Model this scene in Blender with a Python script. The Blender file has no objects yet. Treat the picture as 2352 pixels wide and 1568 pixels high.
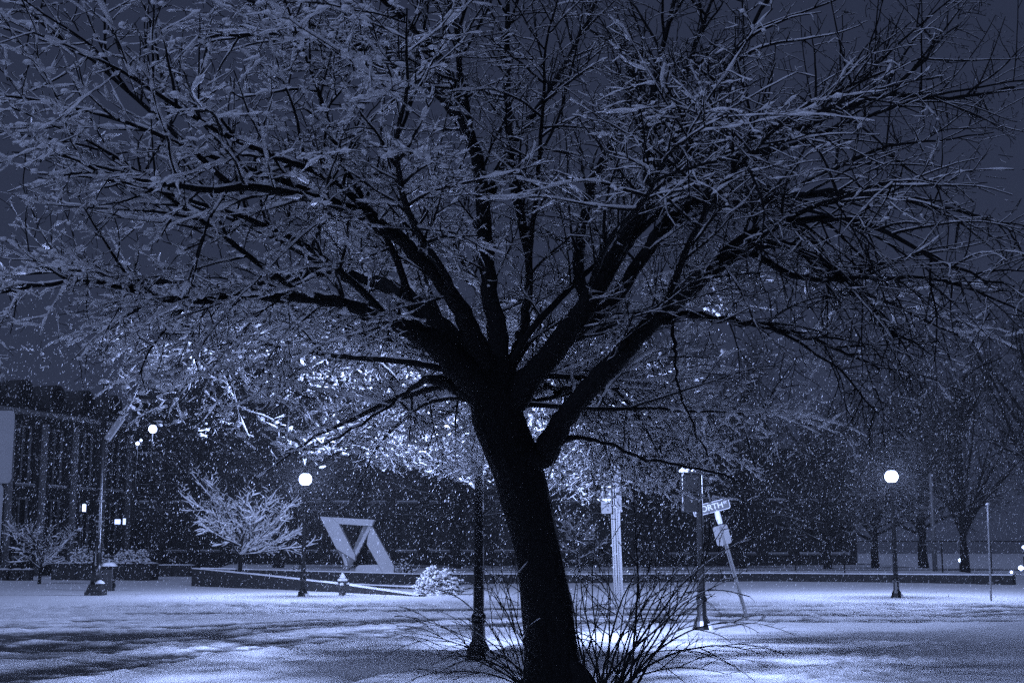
import bpy, math, random
import numpy as np
from mathutils import noise, Vector
random.seed(7); rng = np.random.default_rng(7)
SC = bpy.context.scene
COL = SC.collection

# ------------------------------------------------------------------ camera
F = 3075.0; W, H = 2352.0, 1568.0; EYE = 1.6
PITCH = math.atan(480.0 / F); CP, SP = math.cos(PITCH), math.sin(PITCH)
cam_d = bpy.data.cameras.new('camera'); cam = bpy.data.objects.new('camera', cam_d); COL.objects.link(cam)
cam_d.sensor_width = 36; cam_d.lens = F / W * 36; cam_d.clip_end = 3000; cam_d.clip_start = 0.1
cam.location = (0, 0, EYE); cam.rotation_euler = (math.pi / 2 + PITCH, 0, 0)
SC.camera = cam

# ------------------------------------------------------------------ sky, light, exposure
TINT = (0.42, 0.54, 1.0)
world = bpy.data.worlds.new('World'); SC.world = world; world.use_nodes = True
wn = world.node_tree; bg = wn.nodes['Background']
tc = wn.nodes.new('ShaderNodeTexCoord'); sx = wn.nodes.new('ShaderNodeSeparateXYZ')
mr = wn.nodes.new('ShaderNodeMapRange'); mr.inputs[1].default_value = 0; mr.inputs[2].default_value = 0.8
mr.inputs[3].default_value = 1.0; mr.inputs[4].default_value = 0.0
rmp = wn.nodes.new('ShaderNodeMix'); rmp.data_type = 'RGBA'
rmp.inputs[6].default_value = (0.0205, 0.0265, 0.053, 1); rmp.inputs[7].default_value = (0.0265, 0.0345, 0.068, 1)
wn.links.new(tc.outputs['Generated'], sx.inputs[0]); wn.links.new(sx.outputs['Z'], mr.inputs[0])
wn.links.new(mr.outputs[0], rmp.inputs[0]); wn.links.new(rmp.outputs[2], bg.inputs['Color'])
bg.inputs['Strength'].default_value = 1.0

sun_d = bpy.data.lights.new('sun', 'SUN'); sun = bpy.data.objects.new('sun', sun_d); COL.objects.link(sun)
sun_d.energy = 0.9; sun_d.angle = math.radians(14); sun_d.color = TINT
sun_dir = Vector((0.45, 0.66, -0.82)).normalized()      # the way the glow travels: from behind the left shoulder
sun.rotation_euler = sun_dir.to_track_quat('-Z', 'Y').to_euler()

SC.view_settings.view_transform = 'Standard'; SC.view_settings.look = 'None'
SC.view_settings.exposure = 0; SC.view_settings.gamma = 1; SC.view_settings.use_curve_mapping = False
SC.render.engine = 'CYCLES'
cy = SC.cycles
cy.use_denoising = False; cy.max_bounces = 5; cy.diffuse_bounces = 2; cy.glossy_bounces = 2; cy.transmission_bounces = 3
cy.volume_bounces = 0; cy.transparent_max_bounces = 8; cy.sample_clamp_indirect = 3.0
cy.use_adaptive_sampling = True; cy.adaptive_threshold = 0.012; cy.use_light_tree = True
cy.sample_clamp_direct = 6.0
HAZE = 0.0006
LAMP = 4500.0      # watts of a street lamp

# ------------------------------------------------------------------ helpers
def at(x, y, Y):
    a = (x - W/2) / F; b = (H/2 - y) / F
    dy = CP - b*SP; dz = SP + b*CP; t = Y / dy
    return Vector((a*t, Y, EYE + dz*t))
def ground(x, y, z=0.0):
    a = (x - W/2) / F; b = (H/2 - y) / F
    dy = CP - b*SP; dz = SP + b*CP; t = (z - EYE) / dz
    return Vector((a*t, dy*t, z))

def tag(o, label=None, cat=None, group=None, kind=None):
    if label: o['label'] = label
    if cat: o['category'] = cat
    if group: o['group'] = group
    if kind: o['kind'] = kind
    return o
def thing(name, label, cat, loc=(0, 0, 0), rz=0, group=None):
    o = bpy.data.objects.new(name, None); COL.objects.link(o); o.empty_display_size = 0.2
    o.location = loc; o.rotation_euler = (0, 0, rz)
    return tag(o, label, cat, group)
def mesh_obj(name, verts, faces, mat, parent=None, smooth=False):
    me = bpy.data.meshes.new(name); me.from_pydata([tuple(v) for v in verts], [], faces); me.update()
    if smooth: me.polygons.foreach_set('use_smooth', [True]*len(me.polygons))
    me.materials.append(mat)
    o = bpy.data.objects.new(name, me); COL.objects.link(o)
    if parent: o.parent = parent
    return o
def np_obj(name, v, f, mat, parent=None, smooth=True):
    """v (n,3) float, f (m,k) int with a fixed face size."""
    me = bpy.data.meshes.new(name); n, (m, k) = len(v), f.shape
    me.vertices.add(n); me.vertices.foreach_set('co', np.asarray(v, np.float32).ravel())
    me.loops.add(m*k); me.loops.foreach_set('vertex_index', f.astype(np.int32).ravel())
    me.polygons.add(m); me.polygons.foreach_set('loop_start', np.arange(0, m*k, k, dtype=np.int32))
    me.polygons.foreach_set('use_smooth', np.full(m, smooth)); me.update(calc_edges=True)
    me.materials.append(mat)
    o = bpy.data.objects.new(name, me); COL.objects.link(o)
    if parent: o.parent = parent
    return o
def dup(o, parent=None, top=True):
    c = o.copy(); COL.objects.link(c); c.parent = parent
    for ch in list(o.children): dup(ch, c, False)
    return c

class MB:
    def __init__(s): s.v = []; s.f = []
    def add(s, v, f):
        n = len(s.v); s.v += [tuple(p) for p in v]; s.f += [tuple(i+n for i in q) for q in f]; return s
    def box(s, c, d, rx=0, ry=0, rz=0, taper=1.0):
        from mathutils import Euler
        R = Euler((rx, ry, rz)).to_matrix(); c = Vector(c); v = []
        for z in (-1, 1):
            k = taper if z > 0 else 1
            for x, y in ((-1, -1), (1, -1), (1, 1), (-1, 1)):
                v.append(c + R @ Vector((x*d[0]/2*k, y*d[1]/2*k, z*d[2]/2)))
        return s.add(v, [(0,3,2,1),(4,5,6,7),(0,1,5,4),(1,2,6,5),(2,3,7,6),(3,0,4,7)])
    def lathe(s, prof, n=16, c=(0,0,0), flute=0.0):
        v = []; f = []; m = len(prof)
        for r, z in prof:
            for i in range(n):
                a = 2*math.pi*i/n; rr = r*(1 - flute*(i % 2))
                v.append((c[0]+rr*math.cos(a), c[1]+rr*math.sin(a), c[2]+z))
        for j in range(m-1):
            for i in range(n):
                k = (i+1) % n; f.append((j*n+i, j*n+k, (j+1)*n+k, (j+1)*n+i))
        f.append(tuple(range(n-1, -1, -1))); f.append(tuple((m-1)*n+i for i in range(n)))
        return s.add(v, f)
    def prism(s, poly, y0, y1):
        """poly: (x,z) list, extruded along y."""
        n = len(poly); area = sum(poly[i][0]*poly[(i+1)%n][1]-poly[(i+1)%n][0]*poly[i][1] for i in range(n))
        if area < 0: poly = poly[::-1]
        v = [(x, y0, z) for x, z in poly] + [(x, y1, z) for x, z in poly]
        f = [tuple(range(n)), tuple(range(2*n-1, n-1, -1))] + [(i, i+n, (i+1)%n+n, (i+1)%n) for i in range(n)]
        return s.add(v, f)
    def tube(s, p, q, r, n=8):
        p = Vector(p); q = Vector(q); d = (q-p).normalized(); u = d.orthogonal().normalized(); w = d.cross(u)
        v = [c + (u*math.cos(2*math.pi*i/n)+w*math.sin(2*math.pi*i/n))*r for c in (p, q) for i in range(n)]
        f = [(i, (i+1)%n, n+(i+1)%n, n+i) for i in range(n)] + [tuple(range(n-1,-1,-1)), tuple(range(n, 2*n))]
        return s.add(v, f)
    def build(s, name, mat, parent=None, smooth=False, bevel=0):
        o = mesh_obj(name, s.v, s.f, mat, parent, smooth)
        if bevel:
            m = o.modifiers.new('bevel', 'BEVEL'); m.width = bevel; m.segments = 2; m.limit_method = 'ANGLE'
        return o

def tubes(polys, sides):
    """polys: list of (pts list, radii list). Returns verts, quads of all tubes; tips close by a tiny radius."""
    V = []; Q = []; base = 0; groups = {}
    for p in polys: groups.setdefault(len(p[0]), []).append(p)
    ang = np.arange(sides)*2*np.pi/sides
    for n, ps in groups.items():
        P = np.array([p[0] for p in ps], float); R = np.array([p[1] for p in ps], float)
        T = np.gradient(P, axis=1); T /= np.linalg.norm(T, axis=2, keepdims=True)+1e-9
        ref = np.zeros_like(T); mean = np.abs(P[:, -1]-P[:, 0]); mean /= np.linalg.norm(mean, axis=1, keepdims=True)+1e-9
        hz = mean[:, 2] < 0.8
        ref[hz, :, 2] = 1; ref[~hz, :, 0] = 1
        U = np.cross(T, ref); U /= np.linalg.norm(U, axis=2, keepdims=True)+1e-9; Wv = np.cross(U, T)
        ring = P[:, :, None, :] + R[:, :, None, None]*(U[:, :, None, :]*np.cos(ang)[None, None, :, None] + Wv[:, :, None, :]*np.sin(ang)[None, None, :, None])
        m = len(ps); V.append(ring.reshape(-1, 3))
        i = np.arange(m)[:, None, None]*(n*sides); j = np.arange(n-1)[None, :, None]*sides; k = np.arange(sides)[None, None, :]; k2 = (k+1) % sides
        a = base+i+j+k; b = base+i+j+k2; c = base+i+j+sides+k2; d = base+i+j+sides+k
        Q.append(np.stack([a, b, c, d], -1).reshape(-1, 4)); base += m*n*sides
    return np.concatenate(V), np.concatenate(Q)

# ------------------------------------------------------------------ materials
def mat(name, col, rough=0.8, metal=0.0, nscale=8, namt=0.25, bump=0.3, bscale=20, bdist=0.01, stretch=(1, 1, 1), spec=0.3, obj=True):
    m = bpy.data.materials.new(name); m.use_nodes = True; nt = m.node_tree; b = nt.nodes['Principled BSDF']
    b.inputs['Roughness'].default_value = rough; b.inputs['Metallic'].default_value = metal
    b.inputs['Specular IOR Level'].default_value = spec
    t = nt.nodes.new('ShaderNodeTexCoord'); mp = nt.nodes.new('ShaderNodeMapping'); mp.inputs['Scale'].default_value = stretch
    nt.links.new(t.outputs['Object'], mp.inputs[0])
    n1 = nt.nodes.new('ShaderNodeTexNoise'); n1.inputs['Scale'].default_value = nscale; n1.inputs['Detail'].default_value = 6
    nt.links.new(mp.outputs[0], n1.inputs['Vector'])
    mx = nt.nodes.new('ShaderNodeMix'); mx.data_type = 'RGBA'
    mx.inputs[6].default_value = tuple(c*(1-namt) for c in col)+(1,); mx.inputs[7].default_value = tuple(min(1, c*(1+namt)) for c in col)+(1,)
    nt.links.new(n1.outputs['Fac'], mx.inputs[0]); nt.links.new(mx.outputs[2], b.inputs['Base Color'])
    if bump:
        n2 = nt.nodes.new('ShaderNodeTexNoise'); n2.inputs['Scale'].default_value = bscale; n2.inputs['Detail'].default_value = 5
        nt.links.new(mp.outputs[0], n2.inputs['Vector'])
        bp = nt.nodes.new('ShaderNodeBump'); bp.inputs['Strength'].default_value = bump; bp.inputs['Distance'].default_value = bdist
        nt.links.new(n2.outputs['Fac'], bp.inputs['Height']); nt.links.new(bp.outputs[0], b.inputs['Normal'])
    return m
def emit(name, strength, col=TINT):
    m = bpy.data.materials.new(name); m.use_nodes = True; nt = m.node_tree; nt.nodes.clear()
    o = nt.nodes.new('ShaderNodeOutputMaterial'); e = nt.nodes.new('ShaderNodeEmission')
    e.inputs[0].default_value = tuple(col)+(1,); e.inputs[1].default_value = strength; nt.links.new(e.outputs[0], o.inputs[0]); return m
g = lambda v: (v, v, v)
M_SNOW = mat('fresh_snow', g(0.82), 0.75, nscale=3, namt=0.05, bump=0.5, bscale=30, bdist=0.01)
M_TWIGSNOW = mat('twig_snow', g(0.80), 0.8, nscale=6, namt=0.08, bump=0)
# snow on the twigs lets light through
_b = M_TWIGSNOW.node_tree.nodes['Principled BSDF']; _b.subsurface_method = 'RANDOM_WALK'
_b.inputs['Subsurface Weight'].default_value = 1.0; _b.inputs['Subsurface Radius'].default_value = (1, 1, 1); _b.inputs['Subsurface Scale'].default_value = 0.03
M_BARK = mat('wet_bark', g(0.009), 0.75, nscale=30, namt=0.5, bump=0.9, bscale=14, bdist=0.04, stretch=(3, 3, 0.5), spec=0.15)
M_TWIG = mat('twig_bark', g(0.012), 0.85, nscale=9, namt=0.3, bump=0, spec=0.15)
M_IRON = mat('black_painted_iron', g(0.008), 0.28, 0.0, nscale=20, namt=0.4, bump=0.15, bscale=60, bdist=0.003, spec=0.5)
M_STONE = mat('dark_stone', g(0.03), 0.85, nscale=3, namt=0.4, bump=0.6, bscale=9, bdist=0.03)
M_STONE2 = mat('pale_stone', g(0.24), 0.85, nscale=3, namt=0.25, bump=0.4, bscale=12, bdist=0.02)
M_CONC = mat('sculpture_concrete', g(0.50), 0.8, nscale=2.5, namt=0.15, bump=0.4, bscale=14, bdist=0.01)
M_ROCK = mat('rough_rock', g(0.20), 0.9, nscale=3, namt=0.7, bump=0.9, bscale=4, bdist=0.1)
M_STEEL = mat('galvanised_steel', g(0.16), 0.5, 0.4, nscale=14, namt=0.2, bump=0.15, bscale=50, bdist=0.002)
M_SIGNBACK = mat('aluminium_sign_back', g(0.24), 0.5, 0.3, nscale=10, namt=0.15, bump=0.1, bscale=40, bdist=0.002)
M_SIGNDARK = mat('dark_sign_face', g(0.11), 0.5, nscale=10, namt=0.15, bump=0)
M_SIGNPALE = mat('pale_sign_paint', g(0.66), 0.5, nscale=10, namt=0.1, bump=0)
M_GLASS = mat('dark_window_glass', g(0.012), 0.4, nscale=2, namt=0.4, bump=0, spec=0.25)
M_ROOF = mat('slate_roof', g(0.035), 0.8, nscale=6, namt=0.4, bump=0.5, bscale=12, bdist=0.03)
M_HYD = mat('hydrant_paint', g(0.05), 0.45, nscale=12, namt=0.3, bump=0.2, bscale=40, bdist=0.004)
M_SMALL = emit('small_lamp', 30.0); M_SMALL.cycles.emission_sampling = 'NONE'
def globe_mat(name):
    m = emit(name, 14.0); nt = m.node_tree; e = nt.nodes['Emission']; o = nt.nodes['Material Output']
    t = nt.nodes.new('ShaderNodeBsdfTransparent'); x = nt.nodes.new('ShaderNodeMixShader'); x.inputs[0].default_value = .35
    nt.links.new(t.outputs[0], x.inputs[1]); nt.links.new(e.outputs[0], x.inputs[2]); nt.links.new(x.outputs[0], o.inputs[0])
    m.cycles.emission_sampling = 'NONE'; return m
M_LAMP = globe_mat('lamp_globe'); M_NEAR = globe_mat('near_lamp_globe'); M_WINLIT = emit('lit_window', 2.5)
# flakes scatter light forward as well as back
m = bpy.data.materials.new('snowflake'); m.use_nodes = True; nt = m.node_tree; nt.nodes.clear()
o_ = nt.nodes.new('ShaderNodeOutputMaterial'); d_ = nt.nodes.new('ShaderNodeBsdfDiffuse'); t_ = nt.nodes.new('ShaderNodeBsdfTranslucent'); x_ = nt.nodes.new('ShaderNodeMixShader')
d_.inputs[0].default_value = (0.9, 0.9, 0.9, 1); t_.inputs[0].default_value = (0.9, 0.9, 0.9, 1)
nt.links.new(d_.outputs[0], x_.inputs[1]); nt.links.new(t_.outputs[0], x_.inputs[2]); nt.links.new(x_.outputs[0], o_.inputs[0]); M_FLAKE = m

def snow_ground_mat(name, slush):
    m = bpy.data.materials.new(name); m.use_nodes = True; nt = m.node_tree; b = nt.nodes['Principled BSDF']
    geo = nt.nodes.new('ShaderNodeNewGeometry')
    mp = nt.nodes.new('ShaderNodeMapping'); nt.links.new(geo.outputs['Position'], mp.inputs[0])
    n = nt.nodes.new('ShaderNodeTexNoise'); n.inputs['Detail'].default_value = 8; nt.links.new(mp.outputs[0], n.inputs['Vector'])
    cr = nt.nodes.new('ShaderNodeValToRGB'); nt.links.new(cr.outputs[0], b.inputs['Base Color'])
    bp = nt.nodes.new('ShaderNodeBump'); nt.links.new(bp.outputs[0], b.inputs['Normal'])
    if slush:
        at_ = nt.nodes.new('ShaderNodeAttribute'); at_.attribute_name = 'slush'
        mp.inputs['Scale'].default_value = (1.0, 2.2, 1); n.inputs['Scale'].default_value = 3.2; n.inputs['Roughness'].default_value = 0.7
        ad = nt.nodes.new('ShaderNodeMath'); ad.operation = 'MULTIPLY_ADD'; ad.inputs[1].default_value = 0.9; 
        nt.links.new(n.outputs['Fac'], ad.inputs[0]); 
        sb = nt.nodes.new('ShaderNodeMath'); sb.operation = 'SUBTRACT'; sb.inputs[0].default_value = 0.55
        nt.links.new(at_.outputs['Fac'], sb.inputs[1]); nt.links.new(sb.outputs[0], ad.inputs[2])
        nt.links.new(ad.outputs[0], cr.inputs[0])
        e = cr.color_ramp.elements; e[0].position = 0.22; e[0].color = (0.07, 0.07, 0.07, 1); e[1].position = 0.78; e[1].color = (0.78, 0.78, 0.78, 1)
        k = e.new(0.45); k.color = (0.30, 0.30, 0.30, 1)
        nt.links.new(ad.outputs[0], bp.inputs['Height']); bp.inputs['Strength'].default_value = 0.7; bp.inputs['Distance'].default_value = 0.12
        b.inputs['Roughness'].default_value = 0.55
    else:
        mp.inputs['Scale'].default_value = (0.8, 2.5, 1); n.inputs['Scale'].default_value = 4; n.inputs['Roughness'].default_value = 0.6
        nt.links.new(n.outputs['Fac'], cr.inputs[0]); e = cr.color_ramp.elements
        e[0].color = (0.68, 0.68, 0.68, 1); e[1].color = (0.84, 0.84, 0.84, 1); e[0].position = 0.3; e[1].position = 0.6
        nt.links.new(n.outputs['Fac'], bp.inputs['Height']); bp.inputs['Strength'].default_value = 0.5; bp.inputs['Distance'].default_value = 0.035
        b.inputs['Roughness'].default_value = 0.7
    b.inputs['Specular IOR Level'].default_value = 0.25
    return m
M_GSNOW = snow_ground_mat('ground_snow', False); M_SLUSH = snow_ground_mat('road_slush', True)

# ------------------------------------------------------------------ ground: lawns, pavements and the road
def interp(pts, x):
    xs = [p[0] for p in pts]; ys = [p[1] for p in pts]; return np.interp(x, xs, ys)
slush_near = sorted([tuple(ground(*p)[:2]) for p in ((-700, 1700), (175, 1568), (525, 1509), (800, 1480), (989, 1461), (1300, 1442), (1700, 1438), (2352, 1440), (3200, 1445))])
kerb_near = sorted([tuple(ground(*p)[:2]) for p in ((600, 1640), (860, 1568), (1063, 1522), (1180, 1490), (1320, 1462), (1600, 1441), (2352, 1437), (3200, 1442))])
road_far = sorted([tuple(ground(*p)[:2]) for p in ((-1200, 1400), (0, 1399), (600, 1393), (1176, 1390), (1700, 1393), (2352, 1397), (3600, 1403))])
def vnoise(X, Y, sx, sy, seed, oct=4):
    """smooth value noise on arrays"""
    out = np.zeros_like(X); amp = 1.0; tot = 0
    for o in range(oct):
        r = np.random.default_rng(seed+o); tab = r.random((256, 256))
        u = X/sx*2**o+100; v = Y/sy*2**o+100; iu = np.floor(u).astype(int); iv = np.floor(v).astype(int); fu = u-iu; fv = v-iv
        fu = fu*fu*(3-2*fu); fv = fv*fv*(3-2*fv)
        q = lambda a, b: tab[a % 256, b % 256]
        out += amp*((q(iu, iv)*(1-fu)+q(iu+1, iv)*fu)*(1-fv)+(q(iu, iv+1)*(1-fu)+q(iu+1, iv+1)*fu)*fv); tot += amp; amp *= 0.5
    return out/tot
steps = [random.Random(3)]
foot = []
rr = random.Random(5)
for path in (((1880, 1580), (2000, 1500), (2060, 1462)), ((2040, 1600), (2085, 1520), (2230, 1470)), ((1790, 1600), (1960, 1545), (2120, 1500), (2330, 1480))):
    for (p, q) in zip(path[:-1], path[1:]):
        P = ground(*p); Q = ground(*q); L = (Q-P).length; n = int(L/0.42)
        for i in range(n):
            c = P.lerp(Q, i/n); foot.append((c.x+rr.uniform(-.25, .25), c.y+rr.uniform(-.2, .2), rr.uniform(0.10, 0.17), rr.uniform(0.03, 0.07)))
def height(X, Y):
    far = interp(road_far, X); nk = interp(kerb_near, X); ns = interp(slush_near, X)
    sm = lambda d, w: 1/(1+np.exp(-d/w))
    side = 0.10*sm(nk-Y, 0.10) + 0.11*sm(Y-far, 0.12)
    inroad = sm(Y-ns, 0.35)*sm(far-Y, 0.15)
    # ruts along the road
    c = np.where(X < 0, Y-0.25*X-0.004*X*X, Y)  # lines bend with the kerb on the left
    v = (Y-ns)/(np.maximum(far-ns, 3))
    rut = vnoise(X, v*40, 14, 3.3, 11, 2)*0.55 + vnoise(X, v*40, 5, 1.3, 31, 3)*0.45
    lump = vnoise(X, Y, 0.5, 0.28, 51, 3)
    h = side + 0.035*(vnoise(X, Y, 2.2, 1.3, 71, 3)-0.5) + 0.015*(vnoise(X, Y, 0.35, 0.2, 91, 2)-0.5)
    h += inroad*(0.20*(rut-0.5)+0.13*(lump-0.5))
    # piled windrow along the far kerb and along the slush edge
    h += 0.05*np.exp(-((Y-far-0.2)/0.5)**2)*(0.4+lump) + 0.05*np.exp(-((Y-ns)/0.6)**2)*lump*(X < 8)
    rise = np.clip((X-2)/14, 0, 1)*np.clip((Y-44)/14, 0, 1)*0.10
    slush = inroad*np.clip(0.55+(0.5-rut)*3.0+(0.5-lump)*1.6, 0, 1)
    lit_bank = np.exp(-((Y-33.5+0.02*X)/1.1)**2)*np.clip((4-X)/10, 0, 1)*np.clip((X+22)/6, 0.0, 1)  # lamplit strip of the left road, put into the colour as cleaner snow
    slush = slush*(1-0.95*np.clip(lit_bank*1.3, 0, 1)); h += 0.07*lit_bank*(0.3+lump)
    return h+rise, slush, far, nk, inroad
Ys = [9.0]
while Ys[-1] < 66: Ys.append(Ys[-1]*(1.0036 if Ys[-1] < 42 else 1.008))
while Ys[-1] < 620: Ys.append(Ys[-1]*1.06)
Ys = np.array(Ys); Us = np.linspace(-0.75, 0.75, 560)
YY, UU = np.meshgrid(Ys, Us, indexing='ij'); XX = UU*YY
hh, sl, far, nk, inroad = height(XX, YY)
for fx, fy, fr, fd in foot:
    i0 = np.searchsorted(Ys, fy-.4); i1 = np.searchsorted(Ys, fy+.4); s = slice(i0, i1)
    dd = ((XX[s]-fx)**2+((YY[s]-fy)*0.8)**2)/(fr*fr); hh[s] -= fd*np.exp(-dd*dd) - 0.3*fd*np.exp(-(np.sqrt(dd)-1.7)**2*4)
nr, nc = XX.shape
vid = np.arange(nr*nc).reshape(nr, nc)
q = np.stack([vid[:-1, :-1], vid[:-1, 1:], vid[1:, 1:], vid[1:, :-1]], -1).reshape(-1, 4)
cls = np.zeros((nr, nc), int); cls[YY > nk] = 1; cls[YY > far] = 2
qc = cls[:-1, :-1].reshape(-1)
allv = np.stack([XX, YY, hh], -1).reshape(-1, 3)
for c, nm, mm in ((0, 'pavement', M_GSNOW), (1, 'road', M_SLUSH), (2, 'ground', M_GSNOW)):
    qq = q[qc == c]; used, inv = np.unique(qq, return_inverse=True)
    o = np_obj(nm, allv[used], inv.reshape(-1, 4), mm); o['kind'] = 'structure'
    if c == 1:
        a = o.data.attributes.new('slush', 'FLOAT', 'POINT'); a.data.foreach_set('value', sl.reshape(-1)[used].astype(np.float32))
# ground behind and beside the viewer
v = [(-600, -300, -0.05), (600, -300, -0.05), (600, 620, -0.25), (-600, 620, -0.25)]
o = mesh_obj('terrain', v, [(0, 1, 2, 3)], M_GSNOW); o['kind'] = 'structure'
o = mesh_obj('snow_field', [(-300, -60, 0.06), (300, -60, 0.06), (60, 9.2, 0.06), (-60, 9.2, 0.06)], [(0, 1, 2, 3)], M_GSNOW); o['kind'] = 'structure'

# ------------------------------------------------------------------ retaining walls and the raised lawn
def strip_wall(path, tops, thick, name, label, group=None, capw=0.05):
    """path: ground points, tops: heights; coursed blocks with a snow cap on top."""
    t = thing(name, label, 'wall', path[0], 0, group); o0 = Vector(path[0])
    body = MB(); cap = MB(); bi = 0
    for (p, q, a, b) in zip(path[:-1], path[1:], tops[:-1], tops[1:]):
        p = Vector(p)-o0; q = Vector(q)-o0; d = (q-p); L = d.length; d.normalize(); nrm = Vector((-d.y, d.x, 0))
        nb = max(1, int(L/1.5))
        for i in range(nb):
            u0, u1 = i/nb, (i+1)/nb; g0 = 0.012/L
            P0 = p+d*L*(u0+g0); P1 = p+d*L*(u1-g0); h0 = a+(b-a)*u0; h1 = a+(b-a)*u1; jit = random.uniform(-.008, .008)
            off = nrm*jit
            vv = []
            for P, hgt in ((P0, h0), (P1, h1)):
                for s in (0, 1):
                    for z in (-0.1, hgt): vv.append(P+nrm*(s*thick)+off+Vector((0, 0, z)))
            mesh_obj('stone', vv, [(0,4,5,1),(2,3,7,6),(0,1,3,2),(4,6,7,5),(1,5,7,3),(0,2,6,4)], M_STONE, t)
        n = max(2, int(L/0.4)); base = []
        for i in range(n+1):
            u = i/n; P = p+d*L*u; hz = a+(b-a)*u; k = capw*random.uniform(0.75, 1.25)
            base.append([P-nrm*0.02*random.uniform(.5, 1.5)+Vector((0, 0, hz+.002)), P-nrm*0.01+Vector((0, 0, hz+k*.8)), P+nrm*thick*.5+Vector((0, 0, hz+k)), P+nrm*(thick+.01)+Vector((0, 0, hz+k*.7)), P+nrm*(thick+.015)+Vector((0, 0, hz+.002))])
        vv = [x for r in base for x in r]; ff = [(i*5+j, (i+1)*5+j, (i+1)*5+j+1, i*5+j+1) for i in range(n) for j in range(4)]
        cap.add(vv, ff)
    cap.build('snow_cap', M_SNOW, t, True)
    return t
cL = ground(439, 1351)
w1 = [cL, ground(600, 1358), ground(780, 1367), ground(962, 1377)]
strip_wall(w1, [0.84, 0.63, 0.40, 0.13], 0.3, 'retaining_wall', 'dark stone wall in front of the sculpture, tapering down to the right behind the hydrant')
cB = Vector((cL.x+0.25, cL.y+0.5, 0)); cR = at(960, 1264, 60.5); cR.z = 0; cM = at(1300, 1264, 63); cM.z = 0
strip_wall([cB, cR, cM], [0.84, 0.56, 0.52], 0.3, 'retaining_wall', 'long snow-capped stone wall right under the twin triangle sculpture')
lowa = Vector((cL.x+3.2, cL.y+0.1, 0)); lowb = at(955, 1264, 53.5); lowb.z = 0
strip_wall([lowa, lowb], [0.34, 0.17], 0.25, 'garden_kerb', 'low middle stone kerb between the two walls behind the hydrant')
e1 = at(1750, 1264, 64); e1.z = 0; e2 = at(2323, 1264, 56.5); e2.z = 0
cM2 = Vector((cM.x+0.05, cM.y, 0))
strip_wall([cM2, e1, e2], [0.50, 0.54, 0.58], 0.35, 'retaining_wall', 'dark low stone wall running behind the right street lamp')
# raised lawn behind the walls
edge = [(cB.x-.0, cB.y+.3), (cR.x, cR.y+.3), (cM.x, cM.y+.3), (e1.x, e1.y+.33), (e2.x-.2, e2.y+.33)]
back = [(e2.x+60, 400), (e1.x+40, 400), (cM.x+8, 400), (cR.x-10, 400), (cB.x-60, 400)]
hts = [0.62, 0.52, 0.49, 0.50, 0.54]
vv = []; nseg = 24
for k in range(nseg+1):
    u = (k/nseg)**2.2
    for (a, b, hz) in zip(edge, back[::-1], hts):
        x = a[0]+(b[0]-a[0])*u; y = a[1]+(b[1]-a[1])*u
        vv.append((x, y, hz+(0.08*(noise.noise(Vector((x*.3, y*.3, 0)))) if k else 0)))
ff = [(k*5+j, k*5+j+1, (k+1)*5+j+1, (k+1)*5+j) for k in range(nseg) for j in range(4)]
o = mesh_obj('lawn', vv, ff, M_GSNOW, None, True); o['kind'] = 'structure'
BED = 0.55
# planters on the left plaza
def box_planter(x0, x1, y_base, h, label, depth=1.2, thick=.3, name='stone_planter'):
    a = ground(x0, y_base); b = ground(x1, y_base); L = (b-a).length
    t = thing(name, label, 'planter' if name == 'stone_planter' else 'block', ((a.x+b.x)/2, a.y+depth/2, 0))
    nb = max(1, round(L/1.3))
    for i in range(nb):
        MB().box((-L/2+(i+.5)*L/nb, 0, h/2-.03), (L/nb-.02, depth, h+.06)).build('stone', M_STONE, t, bevel=.02)
    cap = MB(); n = max(4, int(L/.25)); rows = []
    for i in range(n+1):
        x = -L/2-.02+(L+.04)*i/n
        for j in range(5):
            y = -depth/2-.03+(depth+.06)*j/4; e = (j in (0, 4)) or (i in (0, n))
            rows.append((x, y, h+.03+(0 if e else .07+.03*noise.noise(Vector((x*2, y*2, 3))))))
    cap.add(rows, [(i*5+j, (i+1)*5+j, (i+1)*5+j+1, i*5+j+1) for i in range(n) for j in range(4)])
    cap.build('snow_cap', M_SNOW, t, True)
    return t
box_planter(116, 345, 1337, 0.92, 'long dark stone planter behind the left pole, bushes under snow on it', 1.6)
box_planter(352, 436, 1328, 0.72, 'smaller dark planter block far off between the long planter and the stone wall', 1.4)
for i, (x0, x1) in enumerate(((-18, 14), (20, 41), (45, 67))):
    box_planter(x0, x1, 1338, 0.62, ['leftmost snow-topped stone block at the edge of the plaza', 'middle of three snow-topped stone blocks on the left of the plaza', 'snow-topped stone block nearest the small left tree'][i], .6, name='stone_block')

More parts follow.
